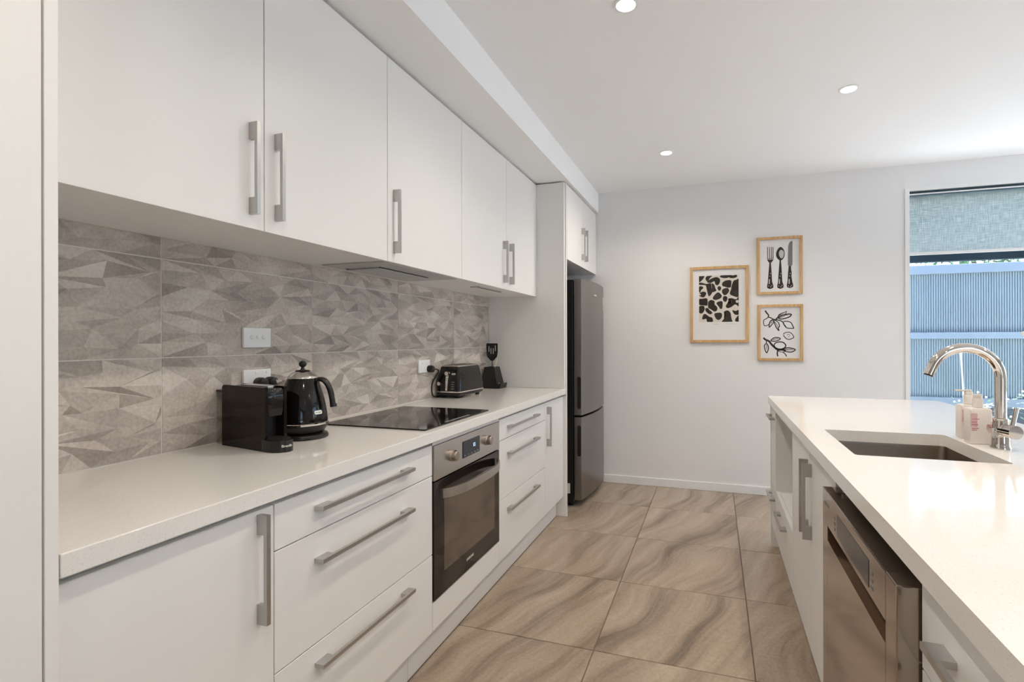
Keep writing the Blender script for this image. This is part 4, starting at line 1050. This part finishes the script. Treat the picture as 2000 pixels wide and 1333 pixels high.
# lemon branch print
x0, x1, z0, z1 = 0.329, 0.656, 1.073, 1.516
t, pp = picture('small wooden-framed picture of sketched lemon branches', x0, x1, z0, z1, 0.020)
def m3(x, y):
    u, v = bilin((95, 150), (980, 130), (100, 1225), (970, 1220), x, y); return (x0 + u * (x1 - x0), z1 - v * (z1 - z0))
px_ = (x1 - x0) / 880.0
def st3(bm, pts, w0, w1=None, closed=False):
    q = [m3(p.x, p.y) for p in catmull(pts, 5, closed)]
    if closed: q.append(q[0])
    ribbon(bm, q, w0 * 1.45 * px_, (w1 if w1 is not None else w0) * 1.45 * px_, YP)
bm = new_bm()
st3(bm, [(245, 258), (275, 305), (310, 345), (300, 385)], 22, 16)
st3(bm, [(300, 385), (350, 395), (410, 425), (470, 435), (540, 450), (590, 480), (610, 520), (650, 570)], 16, 14)
st3(bm, [(450, 435), (500, 380), (520, 340), (570, 310), (620, 295), (665, 268)], 22, 8)
st3(bm, [(665, 268), (650, 310), (600, 350), (540, 370)], 8, 8)
st3(bm, [(500, 410), (540, 370), (600, 345), (680, 325), (755, 330), (720, 375), (640, 405), (560, 420), (505, 405)], 18, 16)
st3(bm, [(540, 390), (600, 375), (640, 345), (700, 350)], 8, 6); st3(bm, [(520, 350), (560, 340), (600, 320)], 10, 6)
st3(bm, [(300, 390), (260, 420), (220, 440), (210, 490), (230, 550), (280, 545), (320, 520)], 12, 10)
st3(bm, [(400, 430), (350, 460), (325, 520), (325, 580), (365, 540), (410, 485), (395, 435)], 16, 12)
st3(bm, [(345, 500), (370, 490), (385, 460)], 10, 8)
st3(bm, [(410, 440), (430, 500), (460, 580), (515, 645), (500, 590), (525, 560), (505, 490), (450, 450), (415, 440)], 14, 12)
st3(bm, [(440, 480), (480, 540), (500, 590)], 8, 6)
st3(bm, [(600, 465), (690, 465), (750, 490), (780, 550), (800, 595), (740, 598), (670, 590), (620, 540), (600, 480)], 13, 13)
st3(bm, [(595, 715), (640, 680), (710, 672), (760, 700), (800, 765), (770, 790), (700, 810), (640, 785), (600, 730)], 10, 12)
st3(bm, [(670, 730), (700, 710), (730, 740)], 7, 5); st3(bm, [(680, 765), (720, 755)], 6, 5)
st3(bm, [(210, 785), (250, 820), (320, 850), (360, 900), (420, 960), (490, 1010), (580, 1010), (640, 1030)], 26, 30)
st3(bm, [(350, 840), (400, 795), (460, 775), (540, 795), (490, 835), (420, 850), (355, 842)], 16, 14); st3(bm, [(400, 825), (450, 805), (500, 800)], 10, 8)
st3(bm, [(265, 830), (265, 890), (230, 930), (240, 1010), (275, 1075), (305, 1000), (300, 930), (265, 890)], 14, 14); st3(bm, [(270, 920), (275, 960), (265, 1010)], 9, 6)
st3(bm, [(415, 930), (450, 880), (540, 860), (610, 880), (645, 935), (600, 985), (520, 1000), (450, 975), (415, 935)], 15, 18)
st3(bm, [(570, 1005), (640, 980), (720, 975), (825, 1005), (760, 1050), (680, 1050), (600, 1020)], 18, 14); st3(bm, [(620, 1010), (700, 1010), (780, 1010)], 12, 8); st3(bm, [(500, 1040), (560, 1055), (640, 1045)], 10, 8)
st3(bm, [(490, 1020), (480, 1080), (490, 1140)], 18, 18); st3(bm, [(590, 1060), (630, 1090), (660, 1140)], 12, 14)
obj('printed_branches', bm, M_INK, pp)

# ------------------------------------------------------------------ ceiling downlights
def downlight(x, y, label):
    t = thing('downlight', label, 'downlight', (x, y, ZC - 0.004), group='recessed ceiling downlights')
    bm = new_bm()
    loft(bm, [[(r_ * math.cos(2 * PI * i / 28), r_ * math.sin(2 * PI * i / 28), z) for i in range(28)] for r_, z in ((0.048, 0.0035), (0.048, 0.0), (0.037, -0.001), (0.035, 0.0032))], False, False)
    L('bezel', bm, M_PLATE, t, True)
    bm = new_bm(); lathe(bm, [(0.0348, 0.0005), (0.0348, 0.0025)], seg=28); L('lens', bm, M_LENS, t)
    ld_ = bpy.data.lights.new('downlight_lamp', 'SPOT'); ld_.energy = DOWNLIGHT_W; ld_.color = DOWNLIGHT_COL
    ld_.spot_size = math.radians(150); ld_.spot_blend = 0.75; ld_.shadow_soft_size = 0.035
    lo_ = bpy.data.objects.new('downlight_lamp', ld_); COL.objects.link(lo_); lo_.parent = t; lo_.location = (0, 0, -0.006)
for x, y, lb in ((-0.32, 1.925, 'round recessed downlight in the ceiling over the aisle facing the oven'),
                 (-0.312, 3.535, 'round recessed downlight in the ceiling in front of the fridge'),
                 (0.658, 2.925, 'round recessed downlight in the ceiling over the island'),
                 (-0.32, 0.31, 'round recessed downlight in the ceiling in front of the pantry'),
                 (0.658, 1.31, 'round recessed downlight in the ceiling over the dishwasher')) + tuple(
        (a, b_, 'round recessed downlight in the ceiling of the living side') for a, b_ in ((-0.32, -1.3), (0.658, -0.3), (2.4, 2.925), (2.4, 0.9), (2.4, -1.3))):
    downlight(x, y, lb)

# ------------------------------------------------------------------ roller blind
t = thing('roller_blind', 'half-lowered grey-blue woven roller blind in the tall window', 'blind', (2.3, YB + 0.06, 1.86))
BY = YB + 0.045
obj('head_rail', box(WX0 + 0.003, WX1 - 0.003, YB + 0.012, YB + 0.085, WZ1 - 0.018, WZ1 - 0.001, bev=0.001), M_ALU, t)
obj('rail_lip', box(WX0 + 0.006, WX1 - 0.003, YB + 0.010, YB + 0.016, WZ1 - 0.027, WZ1 - 0.0185), M_PLATE, t)
bm = new_bm(); tube(bm, [(WX0 + 0.014, BY + 0.022, WZ1 - 0.045), (WX1 - 0.014, BY + 0.022, WZ1 - 0.045)], 0.020, 16); obj('roller', bm, M_BLIND, t, True)
obj('fabric', box(WX0 + 0.014, WX1 - 0.014, BY - 0.0006, BY, 1.882, WZ1 - 0.045), M_BLIND, t)
obj('bottom_bar', box(WX0 + 0.010, WX1 - 0.010, BY - 0.006, BY + 0.006, 1.862, 1.884, bev=0.002), M_PLATE, t)

# ------------------------------------------------------------------ outside
struct('ground', box(-14, 18, -16, 20, -0.32, -0.15), M_CONC, 'pale paved ground outside the house')
FYY = 6.30
t = thing('fence', 'blue-grey fence of ribbed vertical boards and rails outside', 'fence', (3.0, FYY, 0.0))
BP = 0.262
bm = new_bm(); prof = []
nf_ = 12; fw_ = (BP - 0.001) / nf_
for k in range(nf_):
    a = 0.0005 + k * fw_
    prof += [(a, -0.010), (a + fw_ * 0.12, 0.0), (a + fw_ * 0.58, 0.0), (a + fw_ * 0.70, -0.010)]
prof += [(BP - 0.0005, -0.010), (BP - 0.0005, -0.02), (0.0005, -0.02)]
prism(bm, [(x, -y) for x, y in prof], 'z', 0.60, 2.0)
bme = bpy.data.meshes.new('board'); bm.to_mesh(bme); bm.free(); bme.materials.append(M_FENCE)
for k in range(-11, 24):
    o = bpy.data.objects.new('board', bme); COL.objects.link(o); o.parent = t; o.location = (2.184 + k * BP - 3.0, 0.0, 0.0)
fx0, fx1 = 2.184 - 11 * BP, 2.184 + 24 * BP
for z0, z1, y0 in ((1.925, 2.018, FYY - 0.045), (1.243, 1.312, FYY - 0.04), (0.545, 0.632, FYY - 0.04)):
    obj('rail', box(fx0, fx1, y0, FYY - 0.0005 if z0 > 1 else FYY - 0.0005, z0, z1, bev=0.004), M_FENCER, t)
for k in range(5): obj('post', box(fx0 + 0.1 + k * 2.2, fx0 + 0.2 + k * 2.2, FYY + 0.022, FYY + 0.12, -0.15, 2.0), M_FENCER, t)
t = thing('retaining_wall', 'low dark timber retaining wall under the fence', 'wall', (3.0, FYY + 0.05, -0.15))
for k in range(4): obj('plank', box(fx0, fx1, FYY - 0.02, FYY + 0.018, -0.15 + k * 0.172, -0.15 + k * 0.172 + 0.168, bev=0.004), M_RETAIN, t)
tag(obj('garden_bed', box(-0.7, 8.4, 5.55, FYY - 0.022, -0.15, 0.02, bev=0.01), M_SOIL), 'dark narrow garden bed in front of the retaining wall', 'garden bed')
t = thing('garden_stake', 'thin pale leaning garden stake in front of the fence', 'stake', (2.42, 6.10, 0.0205))
bm = new_bm(); tube(bm, [(0.0, 0, 0.001), (-0.055, 0, 1.06)], 0.008, 8); L('cane', bm, M_UTENSIL)
bm = new_bm(); lathe(bm, [(0.010, 0), (0.011, 0.02), (0.004, 0.03)], (-0.0555, 0, 1.058), 10); L('cane_cap', bm, M_PLATE)
def shrub(label, x, y, z, s, seed, flowers):
    rnd = random.Random(seed)
    t = thing('garden_plant', label, 'plant', (x, y, z))
    bm = new_bm()
    for k in range(5):
        a = rnd.uniform(0, 2 * PI); tube(bm, [(0, 0, 0.001), (0.05 * math.cos(a), 0.05 * math.sin(a), 0.3 * s), (0.14 * math.cos(a) * s, 0.12 * math.sin(a) * s, 0.62 * s)], 0.004, 5)
    obj('stems', bm, M_STEM, t, local=True)
    bm = new_bm()
    for k in range(220):
        a, zz, rr = rnd.uniform(0, 2 * PI), rnd.uniform(0.12, 0.72) * s, rnd.uniform(0.02, 0.2) * s
        c = Vector((rr * math.cos(a), rr * math.sin(a) * 0.8, zz)); dd_ = Vector((math.cos(a), math.sin(a), rnd.uniform(-0.3, 0.9))).normalized(); sd = dd_.cross(Vector((0, 0, 1))).normalized(); ln = rnd.uniform(0.03, 0.06)
        vs_ = [bm.verts.new(c), bm.verts.new(c + dd_ * ln * 0.5 + sd * ln * 0.25), bm.verts.new(c + dd_ * ln), bm.verts.new(c + dd_ * ln * 0.5 - sd * ln * 0.25)]; bm.faces.new(vs_)
    tag(obj('foliage', bm, M_LEAFP, t, local=True), kind='stuff')
    if flowers:
        bm = new_bm()
        for k in range(8):
            a, zz, rr = rnd.uniform(0, 2 * PI), rnd.uniform(0.5, 0.78) * s, rnd.uniform(0.02, 0.2) * s
            bmesh.ops.create_icosphere(bm, subdivisions=1, radius=0.010, matrix=Matrix.Translation((rr * math.cos(a), rr * math.sin(a), zz)))
        tag(obj('blossoms', bm, M_PETAL, t, local=True), kind='stuff')
shrub('pale green garden plant with small white flowers beside the stake', 2.37, 5.80, 0.0205, 0.92, 3, True)
shrub('pale leafy garden plant with small white flowers behind the tap', 2.80, 5.80, 0.0205, 0.95, 5, True)
shrub('low leafy garden plant further along the bed', 3.25, 5.80, 0.0205, 0.75, 9, False)
def tree(label, x, y, h, r, seed, n_=2600):
    rnd = random.Random(seed)
    t = thing('tree', label, 'tree', (x, y, -0.15))
    bm = new_bm(); tube(bm, [(0, 0, 0), (0.05, 0.02, h * 0.4), (0, 0, h * 0.75)], [0.12, 0.09, 0.04], 9)
    for k in range(5):
        a = 2 * PI * k / 5; tube(bm, [(0.03, 0, h * 0.38), (r * 0.35 * math.cos(a), r * 0.35 * math.sin(a), h * 0.58), (r * 0.65 * math.cos(a), r * 0.65 * math.sin(a), h * 0.75)], [0.05, 0.035, 0.015], 6)
    obj('trunk', bm, M_BARK, t, True, local=True)
    V, Fc = [], []
    for k in range(n_):
        while True:
            p = Vector((rnd.uniform(-1, 1), rnd.uniform(-1, 1), rnd.uniform(-1, 1)))
            if 0.25 < p.length < 1: break
        c = Vector((p.x * r, p.y * r, h * 0.64 + p.z * h * 0.36)); d1_ = Vector((rnd.gauss(0, 1), rnd.gauss(0, 1), rnd.gauss(0, 1))).normalized(); s1 = d1_.orthogonal().normalized(); ln = rnd.uniform(0.07, 0.14)
        i = len(V); V += [c, c + d1_ * ln * 0.5 + s1 * ln * 0.3, c + d1_ * ln, c + d1_ * ln * 0.5 - s1 * ln * 0.3]; Fc.append((i, i + 1, i + 2, i + 3))
    me = bpy.data.meshes.new('foliage'); me.from_pydata(V, [], Fc); me.materials.append(M_LEAFP if seed % 2 else M_LEAF)
    tag(obj('foliage', me, M_LEAF, t, local=True), kind='stuff')
tree('pale green bushy tree rising behind the fence at the window edge', 1.3, 8.6, 4.0, 1.2, 1)
tree('dark green bushy tree rising behind the middle of the fence', 3.75, 8.5, 3.7, 1.1, 2)
tree('tall pale green tree behind the far run of the fence', 6.5, 8.9, 4.4, 1.4, 3)
